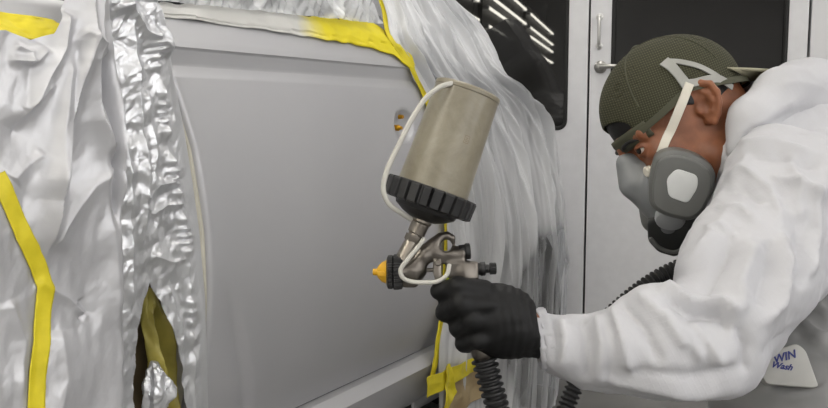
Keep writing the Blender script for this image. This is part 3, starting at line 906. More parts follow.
# ================================================================== SPRAY GUN
M['gunmetal'] = plain('gun_metal', (128, 122, 114), 0.30, 0.9, var=.12, nscale=40)
M['gundark'] = plain('dark_anodised', (104, 99, 93), 0.30, 0.9, var=.15)
M['black_plastic'] = plain('black_plastic', (24, 24, 25), 0.42, var=.15)
M['yellow_plastic'] = plain('yellow_cap', (206, 158, 22), 0.4, var=.08)
t = Mt('smoky_cup'); nz = t.noise(24, 8, None, .72, .5)
M['cup'] = t.end(t.bsdf(t.ramp(nz, [(0.3, lin((122, 115, 98))[:3]), (0.7, lin((152, 145, 127))[:3])]), 0.30, 0, .5, t.bump(t.noise(60, 3), .06, .001), Subsurface_Weight=.25, Subsurface_Radius=(.02, .018, .012), Transmission_Weight=.12))
M['vent'] = plain('clear_tubing', (206, 204, 196), 0.25, var=.04, Transmission_Weight=.25)
GD = 0.95
def G(px, py, dy=0.0):
    """point in the gun's own plane (parallel to the door wall), dy towards the wall"""
    return at(px, py, GD) + np.array([0, dy, 0])
px2m = GD / FOC
gun = thing('spray_gun', 'gravity feed spray gun with smoky cup held in the black glove', 'spray gun', G(430, 270))
# cup
cb, ct = G(431, 194.5), G(468.5, 89.5)
ca = unit(ct - cb); cl = np.linalg.norm(ct - cb); 
W_ = lambda w: w * px2m
MB().lathe(cb, ca, [(.004, W_(36.2)), (.012, W_(36.0)), (cl * .5, W_(34.6)), (cl * .9, W_(33.2)), (cl * .955, W_(33.0)), (cl * .962, W_(33.8)), (cl * .99, W_(33.8)), (cl, W_(33.0)), (cl + .001, W_(31)), (cl - .003, W_(29)), (cl - .004, 0.001)], 72).build('cup', M['cup'], gun)
cupo = bpy.data.objects['cup']
# graduation label on the cup
lab = []
sd = unit(np.cross(ca, np.array([0, 1.0, 0]))); nr = unit(np.cross(sd, ca)); 
if nr[1] > 0: nr = -nr
M['cup_mark'] = plain('cup_marking', (132, 108, 84), .5)
for (u0, u1, v0, v1) in ((-1, 1, .9, 1), (-1, 1, -1, -.9), (-1, -.85, -1, 1), (.85, 1, -1, 1), (-.5, .5, .3, .4), (-.5, .5, -.1, 0), (-.5, .5, -.5, -.4)):
    g = []
    for u in (u0, u1):
        row = []
        for v in (v0, v1):
            th = -.38 + u * .075; rr_ = W_(34.55) + .0006
            row.append(cb + ca * (cl * .545 + v * .0042) + rr_ * (nr * cos(th) + sd * sin(th)))
        g.append(row)
    lab.append(np.array(g))
mb = MB()
for g in lab: mb.grid(g)
mb.build('marking', M['cup_mark'], cupo, smooth=False)
# collar with grip ridges
def wob(tt, r, th):
    return r + (.0018 * (1 if (th * 24 / (2 * pi)) % 1 < .72 else -1) if r > W_(42) else 0)
mb = MB().lathe(cb, ca, [(-.015, W_(30)), (-.016, W_(41.5)), (-.014, W_(44.2)), (.0045, W_(45.2)), (.0065, W_(44)), (.0075, W_(37))], 168, wob=wob)
mb.build('collar', M['black_plastic'], gun, angle=25)
# funnel below the collar and neck
MB().lathe(cb, ca, [(-.014, W_(33)), (-.020, W_(31)), (-.026, W_(22)), (-.030, W_(13))], 48).build('funnel', M['black_plastic'], gun)
nb = cb - ca * .0285
ne = G(404, 262)
na = unit(ne - nb); nl = np.linalg.norm(ne - nb)
MB().lathe(nb, na, [(-.004, W_(11)), (.004, W_(11)), (.006, W_(9.5)), (.018, W_(9)), (.019, W_(7.5)), (.022, W_(7.5))], 32).lathe(nb, na, [(.021, W_(9.3)), (.027, W_(9.3)), (.029, W_(8.2))], 6).lathe(nb, na, [(.028, W_(7.8)), (.033, W_(8.6)), (nl, W_(10.5))], 32).build('feed_neck', M['gunmetal'], gun)
# head: air cap, rings
hx = -CX; hc = G(402, 272)
nring = 40
def knurl(tt, r, th): return r + (.0006 if (th * nring / (2 * pi)) % 1 < .5 else -.0003) * (r > W_(14))
MB().lathe(hc, hx, [(W_(14), W_(13.5)), (W_(15), W_(12)), (W_(20), W_(10)), (W_(24), W_(6)), (W_(25), W_(3.6)), (W_(29), W_(3.2)), (W_(29.3), W_(1.2))], 32).build('air_cap', M['yellow_plastic'], gun)
mb = MB()
for sg in (1, -1):
    mb.prism(round_poly([(0, -.0028), (.0075, -.0022), (.0085, .0022), (0, .0028)], .0012), hc + hx * W_(17) + np.array([0, 0, 0]), hx, Z_, np.cross(hx, Z_), sg * W_(9.5) - .002, sg * W_(9.5) + .002, .0006)
mb.build('cap_horn', M['yellow_plastic'], bpy.data.objects['air_cap'])
MB().lathe(hc, hx, [(W_(-1), W_(14.5)), (W_(0), W_(16.6)), (W_(4), W_(17.2)), (W_(8), W_(17.2)), (W_(9), W_(15.5)), (W_(10), W_(16.6)), (W_(14), W_(16.2)), (W_(15.5), W_(13))], 160, wob=knurl).build('retaining_ring', M['black_plastic'], gun, angle=25)
# body casting as an implicit surface in gun-plane coordinates (x along px, y up, w depth), metres
GO = G(0, 0); ex = unit(G(100, 200) - G(0, 200)); ez = CU; ew = unit(np.cross(ex, ez)) * 1.0
if ew[1] < 0: ew = -ew
def gp(px, py, w=0.0): return np.array([px * px2m, -py * px2m, w])
def g2w(V): return at(0, 0, GD) + V[:, :1] * CX + V[:, 1:2] * CU + V[:, 2:3] * CF
def fbody(P):
    d = cone(P, gp(397, 271.5), gp(414, 270.5), W_(15), W_(11))            # barrel behind the ring
    d = smin(d, cone(P, gp(414, 270.5), gp(426, 264), W_(10.5), W_(7)), .006)
    d = smin(d, rbox(P, gp(410, 276), (W_(9), W_(11), W_(11)), W_(5)), .005)
    d = smin(d, chain(P, [gp(412, 266), gp(424, 256), gp(433, 246), gp(438, 240)], [W_(10), W_(9), W_(6.5), W_(5)], .006), .006)
    d = smin(d, chain(P, [gp(436, 242), gp(441, 237), gp(447, 235.5), gp(452, 238), gp(453, 242)], [W_(5), W_(4.2), W_(3.6), W_(3), W_(2.3)], .003), .003)
    d = smin(d, chain(P, [gp(425, 254), gp(437, 253), gp(450, 254), gp(462, 252)], [W_(8), W_(7.5), W_(7), W_(6.5)], .005), .005)
    d = smin(d, rbox(P, gp(449, 257, 0), (W_(16), W_(7), W_(8)), W_(3)), .004)
    d = smin(d, rbox(P, gp(462, 270, 0), (W_(16), W_(9), W_(9)), W_(2.5)), .003)      # rear block
    d = smin(d, chain(P, [gp(464, 272), gp(470, 292), gp(477, 330), gp(482, 352)], [W_(10), W_(11), W_(11.5), W_(11)], .006), .006)  # grip
    d = smax(d, -cone(P, gp(446, 246, -.05), gp(446, 246, .05), W_(5.2), W_(5.2)), .003)
    d = smax(d, -cone(P, gp(431, 268.5, -.05), gp(436, 269, .05), W_(6.5), W_(6.5)), .003)
    return d
lo = gp(378, 372, -.03); hi = gp(500, 222, .03)
v, f = sdf_mesh(fbody, lo, hi, .0011)
v = vsmooth(v, f, 1)
MB().add(g2w(v), f.tolist()).build('body', M['gundark'], gun, angle=60)
# rear cap, fluid knob and fittings
MB().lathe(G(459, 252), unit(G(470, 251) - G(459, 252)), [(0, W_(7)), (W_(6), W_(7.2)), (W_(7), W_(8.2)), (W_(11), W_(8)), (W_(11.6), W_(6.5))], 28).build('pattern_knob', M['black_plastic'], gun)
kr = G(476, 269)
ka = unit(G(490, 268.6) - kr)
mb = MB().lathe(kr, ka, [(0, W_(6)), (W_(4), W_(6.4)), (W_(5), W_(7)), (W_(9), W_(7)), (W_(10), W_(4.5)), (W_(13), W_(4.2)), (W_(14), W_(5))], 28)
mb.lathe(kr, ka, [(W_(13.5), W_(4.6)), (W_(14), W_(5.6)), (W_(19.5), W_(5.6)), (W_(20.3), W_(4.6))], 96, wob=lambda tt, r, th: r + .0004 * (1 if (th * 20 / (2 * pi)) % 1 < .5 else -1))
mb.build('fluid_knob', M['black_plastic'], gun, angle=25)
# trigger with pivot
tr = MB()
tp_ = [(433.5, 258), (440.5, 258), (441, 272), (443, 283), (449, 300), (455, 316), (450, 318), (442, 303), (436, 284), (433, 272)]
for w in (-.0105, .0085):
    tr.prism([((a - 440) * px2m, (275 - b) * px2m) for a, b in tp_][::-1], G(440, 275), CX, CU, CF, w, w + .002, .0006)
tr.build('trigger', M['gunmetal'], gun, angle=40)
MB().lathe(G(437.5, 262) + CF * -.0125, CF, [(-.0012, W_(2.5)), (0, W_(3.6)), (.003, W_(3.6)), (.022, W_(3.6)), (.0235, W_(2.5))], 20).lathe(G(437.5, 262) + CF * -.0140, CF, [(0, W_(1.3)), (.001, W_(1.3))], 6).build('pivot_screw', M['gunmetal'], gun)
MB().lathe(G(423, 270) + CF * 0.0, CX, [(0, W_(2)), (W_(12), W_(2)), (W_(12.2), W_(3.2)), (W_(15), W_(3.2))], 16).build('needle', M['gunmetal'], gun)
# vent hose from the cup top down to the neck
vt = bez([G(451, 87) - CF * .030, G(438, 92) - CF * .036, G(424, 104) - CF * .036, G(411, 124) - CF * .037, G(399, 148) - CF * .038, G(388, 172) - CF * .037, G(384.5, 190) - CF * .036, G(390, 204) - CF * .032, G(402, 213) - CF * .024, G(411, 219) - CF * .012], 70)
MB().tube(vt, W_(2.6), 14).build('vent_hose', M['vent'], gun)
# clear signal tube looping over the body
vt = bez([G(424, 238) - CF * .010, G(419, 245) - CF * .014, G(408, 258) - CF * .018, G(401, 268) - CF * .019, G(403, 276) - CF * .019, G(411, 280) - CF * .018, G(424, 281) - CF * .017, G(437, 280) - CF * .017, G(446, 274) - CF * .016, G(449, 264) - CF * .010], 70)
MB().tube(vt, W_(2.3), 14).build('signal_tube', M['vent'], gun)
M['green'] = plain('fluoro_tag', (198, 214, 40), .5)
MB().box(G(446.5, 278.5) - CF * .0125, (W_(2), W_(1.6), .003), np.array([CX, CU, CF]), .0006).build('yellow_tag', M['green'], gun)
# hose connector at the foot of the grip
gb = G(482, 350); ga = unit(G(489, 380) - gb)
MB().lathe(gb, ga, [(-.004, W_(9)), (.004, W_(9)), (.005, W_(7.5)), (.010, W_(7.5))], 28).lathe(gb, ga, [(.008, W_(9.5)), (.014, W_(9.5))], 6).build('hose_fitting', M['gundark'], gun)

# ---- corrugated air hose: from the grip, down, under the arm and up to the painter's back
hp_ = bez([gb + ga * .010, G(489, 378), G(496, 402), at(508, 440, .96), at(528, 478, 1.02), at(548, 470, 1.10), at(560, 425, 1.16), at(575, 385, 1.18), at(596, 334, 1.19), at(624, 303, 1.20), at(658, 278, 1.21), at(694, 262, 1.215), at(722, 256, 1.22)], 700)
L = np.concatenate([[0], np.cumsum(np.linalg.norm(np.diff(hp_, axis=0), axis=1))])
hn = bez(hp_[::5], 1000); L = np.concatenate([[0], np.cumsum(np.linalg.norm(np.diff(hn, axis=0), axis=1))])
rad = .0108 + .0019 * np.clip(1.6 * np.sin(L * 2 * pi / .0075), -1, 1) + .0022 * sstep(.1, .0, L)
ob = MB().tube(hn, rad, 18).build('air_hose', plain('black_hose', (22, 22, 23), .55, var=.15), loc=hn[300], angle=70)
tag(ob, 'black corrugated air hose from the gun grip looping behind the white sleeve', 'hose')
# ================================================================== PAINTER
def skin_mat():
    t = Mt('brown_skin'); nz = t.noise(38, 4)
    col = t.ramp(nz, [(0.3, lin((112, 68, 45))[:3]), (0.55, lin((132, 82, 55))[:3]), (0.8, lin((148, 95, 65))[:3])])
    return t.end(t.bsdf(col, .45, 0, .45, t.bump(t.noise(420, 3), .18, .0008), Subsurface_Weight=.12, Subsurface_Radius=(.012, .005, .003)))
M['skin'] = skin_mat()
M['hair'] = plain('black_hair', (16, 14, 13), .55, var=.3, nscale=200, bump=.4, bscale=500)
M['white_suit'] = None
t = Mt('white_coverall'); vec = t.coord()
def grid_bump(t, scale):
    w1 = t.n('ShaderNodeTexWave'); w1.bands_direction = 'X'; w1.inputs['Scale'].default_value = scale; t.l(t.tc_out, w1.inputs['Vector'])
    w2 = t.n('ShaderNodeTexWave'); w2.bands_direction = 'Z'; w2.inputs['Scale'].default_value = scale; t.l(t.tc_out, w2.inputs['Vector'])
    m = t.n('ShaderNodeMath', operation='MAXIMUM'); t.l(w1.outputs['Fac'], m.inputs[0]); t.l(w2.outputs['Fac'], m.inputs[1])
    p = t.n('ShaderNodeMath', operation='POWER'); t.l(m.outputs[0], p.inputs[0]); p.inputs[1].default_value = 6
    return p.outputs[0]
t.tc_out = t.coord((1, 1, 1), (0, radians(28), 0))
gb_ = grid_bump(t, 48)
nm = t.bump(gb_, .12, .0006, t.bump(t.noise(60, 4, None, .6, .9), .08, .003))
M['white_suit'] = t.end(t.bsdf(t.ramp(t.noise(9, 3), [(0.3, lin((182, 182, 186))[:3]), (0.7, lin((190, 190, 194))[:3])]), .55, 0, .35, nm))
M['grey_suit'] = plain('grey_satin', (128, 128, 128), .42, var=.12, nscale=12, bump=.15, bscale=60)
M['glove'] = plain('black_nitrile', (9, 9, 10), .55, spec=.3, var=.2, nscale=30, bump=.25, bscale=130)
M['mask_grey'] = plain('mask_grey', (98, 99, 97), .42, var=.06)
M['mask_soft'] = plain('mask_soft_grey', (122, 124, 126), .38, var=.08)
M['mask_dark'] = plain('mask_dark', (40, 41, 41), .4, var=.1)
M['pad_white'] = plain('filter_pad', (206, 208, 208), .7, var=.04, bump=.2, bscale=300)
M['valve'] = plain('valve_cover', (158, 160, 162), .35, var=.06)
M['strap'] = plain('cream_elastic', (208, 203, 190), .7, var=.06, bump=.3, bscale=500)
M['harness'] = plain('harness_grey', (150, 150, 145), .45, var=.06)
t = Mt('olive_mesh_cap'); t.tc_out = t.coord((1, 1, 1), (0, radians(20), radians(10)))
g1 = t.n('ShaderNodeTexWave'); g1.bands_direction = 'X'; g1.inputs['Scale'].default_value = 95; t.l(t.tc_out, g1.inputs['Vector'])
g2 = t.n('ShaderNodeTexWave'); g2.bands_direction = 'Z'; g2.inputs['Scale'].default_value = 95; t.l(t.tc_out, g2.inputs['Vector'])
mm = t.n('ShaderNodeMath', operation='MULTIPLY'); t.l(g1.outputs['Fac'], mm.inputs[0]); t.l(g2.outputs['Fac'], mm.inputs[1])
M['cap_mesh'] = t.end(t.bsdf(t.ramp(mm.outputs[0], [(0.05, lin((50, 50, 37))[:3]), (0.6, lin((78, 77, 59))[:3])]), .8, 0, .25, t.bump(mm.outputs[0], .4, .001)))
M['cap_plain'] = plain('olive_twill', (66, 66, 50), .75, var=.1, bump=.2, bscale=400)
M['cap_under'] = plain('brim_edge', (150, 146, 124), .7, var=.08)

# ---- head frame
ps, pt, ro = radians(6), radians(31), radians(15)
fh = np.array([-cos(ps), -sin(ps), 0]); l0 = np.array([sin(ps), -cos(ps), 0])
HF = fh * cos(pt) - Z_ * sin(pt); u0 = np.cross(HF, l0)
HU = u0 * cos(ro) - l0 * sin(ro); HL = l0 * cos(ro) + u0 * sin(ro)
HC_ = at(701, 113, 1.17) - HL * .072
HB = np.stack([HF, HL, HU])
def h2w(v): return HC_ + np.asarray(v, float) @ HB
def w2h(P): return (P - HC_) @ HB.T
def px_of(P):
    q = np.asarray(P) - CAM; d = q @ CF
    return np.stack([414 + FOC * (q @ CX) / d, 204 - FOC * (q @ CU) / d], -1)

CRC, CRR = (.0, 0, .042), (.098, .077, .088)
def f_cran(Q): return ell(Q, CRC, CRR)
def f_head(Q):
    A = np.abs(Q[..., 1]); S = Q.copy(); S[..., 1] = A
    d = f_cran(Q)
    d = smin(d, ell(Q, (.030, 0, -.012), (.062, .064, .085)), .02)
    d = smin(d, cone(S, (.072, .010, -.092), (.012, .052, -.058), .020, .022), .02)       # jaw
    d = smin(d, cone(S, (.078, .0, -.094), (.076, .012, -.092), .020, .016), .012)       # chin
    d = smin(d, ell(S, (.066, .046, -.016), (.022, .020, .018)), .018)                   # cheekbone
    d = smin(d, ell(S, (.060, .030, -.048), (.035, .030, .035)), .015)                   # cheek
    d = smin(d, cone(S, (.094, .008, .022), (.078, .050, .020), .0095, .009), .012)      # brow
    d = smax(d, -ell(S, (.104, .034, .003), (.022, .019, .012)), .010)                   # socket
    d = smin(d, cone(Q, (.094, 0, .022), (.113, 0, -.018), .0075, .0095), .010)           # nose
    d = smin(d, ell(S, (.106, .012, -.022), (.012, .009, .009)), .006)
    d = smin(d, ell(S, (.0815, .035, .001), (.0140, .0150, .0132)), .004)                # eyeball bulge with lids
    d = smax(d, -ell(S, (.0935, .0385, .0005), (.0125, .0125, .0040)), .0012)            # opening between the lids
    d = smin(d, cone(S, (.096, 0, -.052), (.086, .022, -.054), .0085, .005), .006)       # lips
    d = smin(d, cone(S, (.095, 0, -.064), (.085, .020, -.062), .009, .005), .006)
    # ear
    E = S - np.array([-.010, .076, .006]); n = unit(np.array([.42, 1, .05])); eu = unit(np.array([-.16, 0, 1.0])); eu = unit(eu - n * (eu @ n)); ef = np.cross(eu, n) * -1
    if ef[0] < 0: ef = -ef
    L = np.stack([E @ ef, E @ n, E @ eu], -1) / .9
    arc = [(.010, .000, .004), (.014, .002, .018), (.008, .005, .030), (-.006, .007, .034), (-.019, .009, .026), (-.023, .009, .010), (-.019, .007, -.006), (-.011, .004, -.019), (-.001, .001, -.028), (.006, -.002, -.024)]
    e = ell(L, (-.004, .000, .004), (.019, .007, .031))
    e = smin(e, chain(L, arc, [.004, .0045, .005, .0052, .0052, .005, .0048, .005, .006, .005], .003), .004)
    e = smin(e, chain(L, [(-.002, .005, .024), (-.011, .007, .014), (-.011, .007, .0), (-.004, .006, -.011)], [.003, .0036, .0038, .0036], .003), .003)
    e = smin(e, ell(L, (.012, .003, -.004), (.005, .005, .007)), .003)
    e = smax(e, -ell(L, (.000, .010, -.001), (.0085, .009, .0105)), .003)
    d = smin(d, e, .004)
    return d

SH = at(790, 198, 1.09); EL = at(728, 340, .935); WR_ = at(536, 334, .965); HN = at(495, 320, .952)
SHR = at(812, 160, 1.47); NB = at(762, 148, 1.27)
CH = at(855, 205, 1.29); PV = at(1015, 300, 1.40)
ELR = at(845, 330, 1.55); HNR = at(900, 470, 1.50)
KL, FL_ = np.array([.66, 1.22, .065]), np.array([1.08, 1.24, .07]); HPL = PV + np.array([0, -.09, -.02])
KR, FR_ = np.array([.72, 1.56, .065]), np.array([1.12, 1.58, .07]); HPR = PV + np.array([0, .09, -.02])
tax = unit(PV - NB)
def f_body(P):
    Q = w2h(P)
    d = f_head(Q)
    neck0 = h2w((-.030, 0, -.020))
    n = chain(P, [neck0, h2w((-.052, 0, -.075)), NB], [.062, .060, .066], .03)
    d = smin(d, n, .022)
    b = cone(P, SH, SHR, .062, .062)
    b = smin(b, ell(P, CH, (.21, .155, .105), np.stack([tax, np.array([0, 1.0, 0]) - tax * tax[1], np.cross(tax, [0, 1.0, 0])])), .05)
    b = smin(b, cone(P, CH, PV, .11, .12), .05)
    b = smin(b, chain(P, [SH, EL, at(640, 343, .95), at(588, 347, .962), WR_, at(515, 326, .958)], [.046, .032, .030, .023, .0225, .022], .012), .03)
    b = smin(b, chain(P, [SHR, ELR, HNR], [.048, .040, .028], .02), .03)
    b = smin(b, chain(P, [HPL, KL, FL_], [.085, .058, .045], .02), .03)
    b = smin(b, chain(P, [HPR, KR, FR_], [.085, .058, .045], .02), .03)
    b = smin(b, ell(P, HN, (.040, .018, .028)), .02)
    d = smin(d, b, .03)
    return d
def axis_pts(lo, hi, a, b, fine, coarse, e):
    """coarse grid with a fine stretch a..b, finer still round the eye e"""
    L = [np.arange(lo, a, coarse), np.arange(a, e - .019, fine), np.arange(e - .019, e + .019, .0011), np.arange(e + .019, b, fine), np.arange(b, hi + coarse, coarse)]
    return np.concatenate(L)
ey_ = h2w((.088, .036, .001))
hb = [h2w((a, b, c)) for a in (-.11, .135) for b in (-.10, .10) for c in (-.125, .14)]
hlo, hhi = np.min(hb, 0), np.max(hb, 0)
ax_ = [axis_pts(.04, 1.24, hlo[0], hhi[0], .0024, .012, ey_[0]), axis_pts(.84, 1.74, hlo[1], hhi[1], .0024, .012, ey_[1]), axis_pts(-.0, 1.06, hlo[2], hhi[2], .0024, .012, ey_[2])]
v, f = sdf_mesh(f_body, None, None, ax_)
v = vsmooth(v, f, 2, .4)
person = MB().add(v, f.tolist()).build('person', M['skin'], angle=180, loc=(.85, 1.38, 0), recalc=False)
tag(person, 'painter in white coverall, backwards olive cap and grey respirator, kneeling and aiming the spray gun', 'person')
OFF['person'] = np.array((.85, 1.38, 0))

def trace(fn, px, py, d0=.8, n=80):
    p = at(px, py, d0); r = unit(ray(px, py))
    for _ in range(n):
        p = p + r * float(fn(p[None])[0]) * .8
    return p
def grad(fn, p, e=.0015):
    return unit(np.array([float(fn((p + d)[None])[0] - fn((p - d)[None])[0]) for d in np.eye(3) * e]))
def strip_on(fn, pxs, wpx, off, th, n=40, dn=None):
    """a flat band lying on a surface along viewed points, width in px"""
    q = bez([(a, b, 0) for a, b in pxs], n)[:, :2]
    pts = np.array([trace(fn, *p) for p in q]); nr_ = np.array([grad(fn, p) for p in pts])
    for _ in range(3): nr_[1:-1] = (nr_[:-2] + nr_[1:-1] * 2 + nr_[2:]); nr_ /= np.linalg.norm(nr_, axis=1)[:, None]
    tg = np.gradient(pts, axis=0); tg /= np.linalg.norm(tg, axis=1)[:, None]
    sd = np.cross(nr_, tg); sd /= np.linalg.norm(sd, axis=1)[:, None]
    w = np.interp(np.linspace(0, 1, n), np.linspace(0, 1, len(wpx)), wpx) * 1.17 / FOC / 2
    prof = [(-1, 0), (-.9, 1), (.9, 1), (1, 0), (.9, -.6), (-.9, -.6)]
    Pp = np.array([[pts[i] + sd[i] * w[i] * a + nr_[i] * (off + th * c) for (a, c) in prof + prof[:1]] for i in range(n)])
    mb = MB().grid(Pp)
    mb.add([Pp[0, k] for k in range(6)], [tuple(range(6))]).add([Pp[-1, k] for k in range(6)], [tuple(range(6))])
    return mb

# ---- eyes and brows
for sg in (1, -1):
    ec = h2w((.0815, sg * .035, .001))
    gd = unit(HF * .86 + HL * .30 + HU * .10)
    e = MB().lathe(ec, gd, [(.0118 * -cos(a), .0118 * sin(a) + 1e-5) for a in np.linspace(0, pi, 24)], 28, cap=False).build('eye', plain('eye_white', (188, 180, 172), .2, var=.05) if sg == 1 else bpy.data.materials['eye_white'], person, angle=180)
    MB().lathe(ec, gd, [(.0119 * cos(a) + .0002, .0119 * sin(a) + 1e-5) for a in np.linspace(.52, 0, 10)], 28, cap=False).build('iris', plain('dark_iris', (26, 17, 12), .12) if sg == 1 else bpy.data.materials['dark_iris'], e, angle=180)
    bp = [h2w((x, sg * y, z)) for x, y, z in [(.1035, .012, .014), (.102, .024, .018), (.0955, .038, .019), (.084, .050, .014)]]
    MB().tube(bez(bp, 20), np.interp(np.linspace(0, 1, 20), [0, .2, .7, 1], [.0015, .003, .0028, .001]), 10, up=HU).build('eyebrow', M['hair'], person)

# ---- hair under the cap
def f_hair(Q):
    d = ell(Q, CRC, np.array(CRR) + .0025)
    lowz = np.interp(Q[..., 0], [-.1, -.05, -.01, .012, .03, .1], [-.035, -.03, .005, .02, .030, .026])
    return smax(d, lowz - Q[..., 2], .004)
v, f = sdf_mesh(f_hair, (-.11, -.09, -.05), (.11, .09, .145), .003)
MB().add(h2w(v), f.tolist()).build('hair', M['hair'], person, angle=180, recalc=False)

# ---- cap worn backwards
CPR = np.array(CRR) + np.array([.0085, .0085, .004])
def cap_low(Q): return np.interp(Q[..., 0], [-.11, -.06, .0, .05, .11], [.002, .014, .034, .024, .015])
def f_capo(Q):
    return ell(Q, CRC, CPR)
def f_cap(Q):
    d = f_capo(Q); inn = ell(Q, CRC, CPR - .0035)
    d = smax(d, -inn, .001); d = smax(d, cap_low(Q) - Q[..., 2], .0015)
    # opening above the closing strap at the forehead
    d = smax(d, -ell(Q, (.10, 0, .036), (.06, .050, .022)), .002)
    # panel seams
    return d
v, f = sdf_mesh(f_cap, (-.115, -.095, -.01), (.115, .095, .145), .0022)
v = vsmooth(v, f, 2, .4)
capo = MB().add(h2w(v), f.tolist()).build('cap', M['cap_mesh'], person, angle=70, recalc=False)
def f_capw(P): return f_capo(w2h(P))
# sweat band edge, strap, seams, brim
def on_cap(fv, lv, uv, off=.0):
    p = np.array([fv, lv, uv]) - np.array(CRC); k = np.sqrt(((p / CPR) ** 2).sum()); p = p / k; p = p + unit(p / CPR ** 2) * off
    return h2w(p + np.array(CRC))
a_ = np.linspace(-1.0, 1.0, 30)
G1 = np.array([[on_cap(cos(a), sin(a) * .8, z0, .0012) for z0 in np.linspace(-.075, .02, 6)] for a in a_])
G1 = np.array([[h2w(np.array(CRC) + np.array([CPR[0] * cos(a) * k, CPR[1] * sin(a) * k, zz_])) for zz_, k in ((-.033, .955), (-.028, .980), (-.016, 1.003), (-.009, 1.000))] for a in np.linspace(-.85, .85, 40)])
MB().grid(G1).build('closing_strap', M['cap_plain'], capo, solid=.0025)
bd = np.array([[h2w((CPR[0] * cos(a) * k, CPR[1] * sin(a) * k, float(np.interp(CPR[0] * cos(a), [-.11, -.06, .0, .05, .11], [.002, .014, .034, .024, .015])) + dz)) for dz, k in ((-.002, .995), (-.002, 1.012), (.002, 1.013), (.006, 1.010), (.008, 1.0))] for a in np.linspace(.62, 2 * pi - .62, 120)])
MB().grid(bd).build('sweat_band', M['cap_plain'], capo)
for s0, s1 in (((.05, .06, .09), (-.03, .02, .13)), ):
    pass
for az in (.9, 2.2, -.9, -2.2, pi):
    pth = [h2w(np.array(CRC) + CPR * np.array([cos(az) * sin(t_), sin(az) * sin(t_), cos(t_)]) * 1.002) for t_ in np.linspace(.05, 1.45, 40)]
    MB().tube(pth, .0011, 6).build('seam', M['cap_plain'], capo)
MB().lathe(h2w(np.array(CRC) + CPR * np.array([0, 0, 1.0])), HU, [(-.002, .008), (.002, .007), (.004, .003)], 20).build('button', M['cap_plain'], capo)
bo_ = []
for i, a in enumerate(np.linspace(-1, 1, 30)):
    th = pi + a * .85
    inn = np.array([CPR[0] * cos(th) * .99, CPR[1] * sin(th) * .99, .010 + .022 * abs(a) ** 2])
    out = inn + (1 - abs(a) ** 2.5) * np.array([-.066 * cos(radians(24)), 0, -.066 * sin(radians(24))]) - np.array([0, 0, .004]) * 0
    bo_.append([h2w(inn * (1 - t_) + out * t_ + np.array([0, 0, .004 * sin(pi * t_)])) for t_ in np.linspace(0, 1, 10)])
MB().grid(np.array(bo_)).build('brim', M['cap_under'], capo, solid=.004)

# ---- respirator
def f_mask(Q):
    S = Q.copy(); S[..., 1] = np.abs(S[..., 1])
    d = ell(Q, (.076, 0, -.060), (.046, .046, .052))
    d = smin(d, cone(Q, (.103, 0, -.006), (.112, 0, -.034), .0185, .0225), .016)
    d = smin(d, cone(S, (.090, .015, -.062), (.084, .050, -.060), .022, .024), .015)
    d = smin(d, cone(Q, (.100, 0, -.058), (.100, 0, -.104), .022, .022), .015)
    return d
v, f = sdf_mesh(f_mask, (.02, -.09, -.16), (.17, .09, .03), .0024)
v = vsmooth(v, f, 1)
mask = MB().add(h2w(v), f.tolist()).build('respirator', M['mask_soft'], person, angle=180, recalc=False)
mask['label'] = 'grey half-face respirator with round-cornered cartridges'

def on_plane(px, py, c, n):
    r = ray(px, py); t_ = ((c - CAM) @ n) / (r @ n); return CAM + r * t_
cc = trace(lambda P: f_mask(w2h(P)), 690, 190); cc = h2w((.086, .076, -.060))
cn = unit(HL * .86 + HF * .34 - HU * .16)
c_u = unit(CX - cn * (CX @ cn)); c_v = np.cross(cn, c_u)
def plate(poly, c, n, w0, w1, rad, bev, mat, name, parent, mirror=False):
    eu = unit(CX - cn * (CX @ cn)); ev = np.cross(cn, eu)
    pts = []
    for p in poly:
        q = on_plane(p[0], p[1], c, n) - c; pts.append((q @ eu, q @ ev))
    ar = sum(pts[i][0] * pts[(i + 1) % len(pts)][1] - pts[(i + 1) % len(pts)][0] * pts[i][1] for i in range(len(pts)))
    if ar < 0: pts = pts[::-1]
    mb = MB().prism(round_poly(pts, rad, 6), c, eu, ev, n, w0, w1, bev, 4)
    if mirror:
        V = np.concatenate(mb.v); Hh = w2h(V); Hh[:, 1] *= -1; Hh += np.array([-.006, .006, -.024]); mb.v = [h2w(Hh)]
    return mb.build(name, mat, parent, angle=50)
CPOLY = [(655, 153), (674, 148), (699, 155), (716, 170), (714, 190), (703, 213), (689, 221), (664, 215), (649, 206), (648, 184)]
IPOLY = [(666, 176), (676, 166), (697, 173), (697, 185), (687, 201), (668, 194)]
for mir in (False, True):
    crt = plate(CPOLY, cc, cn, -.030, .012, .016, .010, M['mask_grey'], 'cartridge', mask, mir)
    plate(CPOLY, cc + cn * .001, cn, .0105, .0122, .016, .0008, M['mask_grey'], 'retainer_rim', crt, mir) if False else None
    plate([(x + (681 - x) * .12, y + (185 - y) * .12) for x, y in CPOLY], cc, cn, .010, .0165, .016, .0035, M['mask_grey'], 'retainer', mask, mir)
    plate(IPOLY, cc, cn, .010, .0178, .007, .0012, M['pad_white'], 'filter_pad', mask, mir)
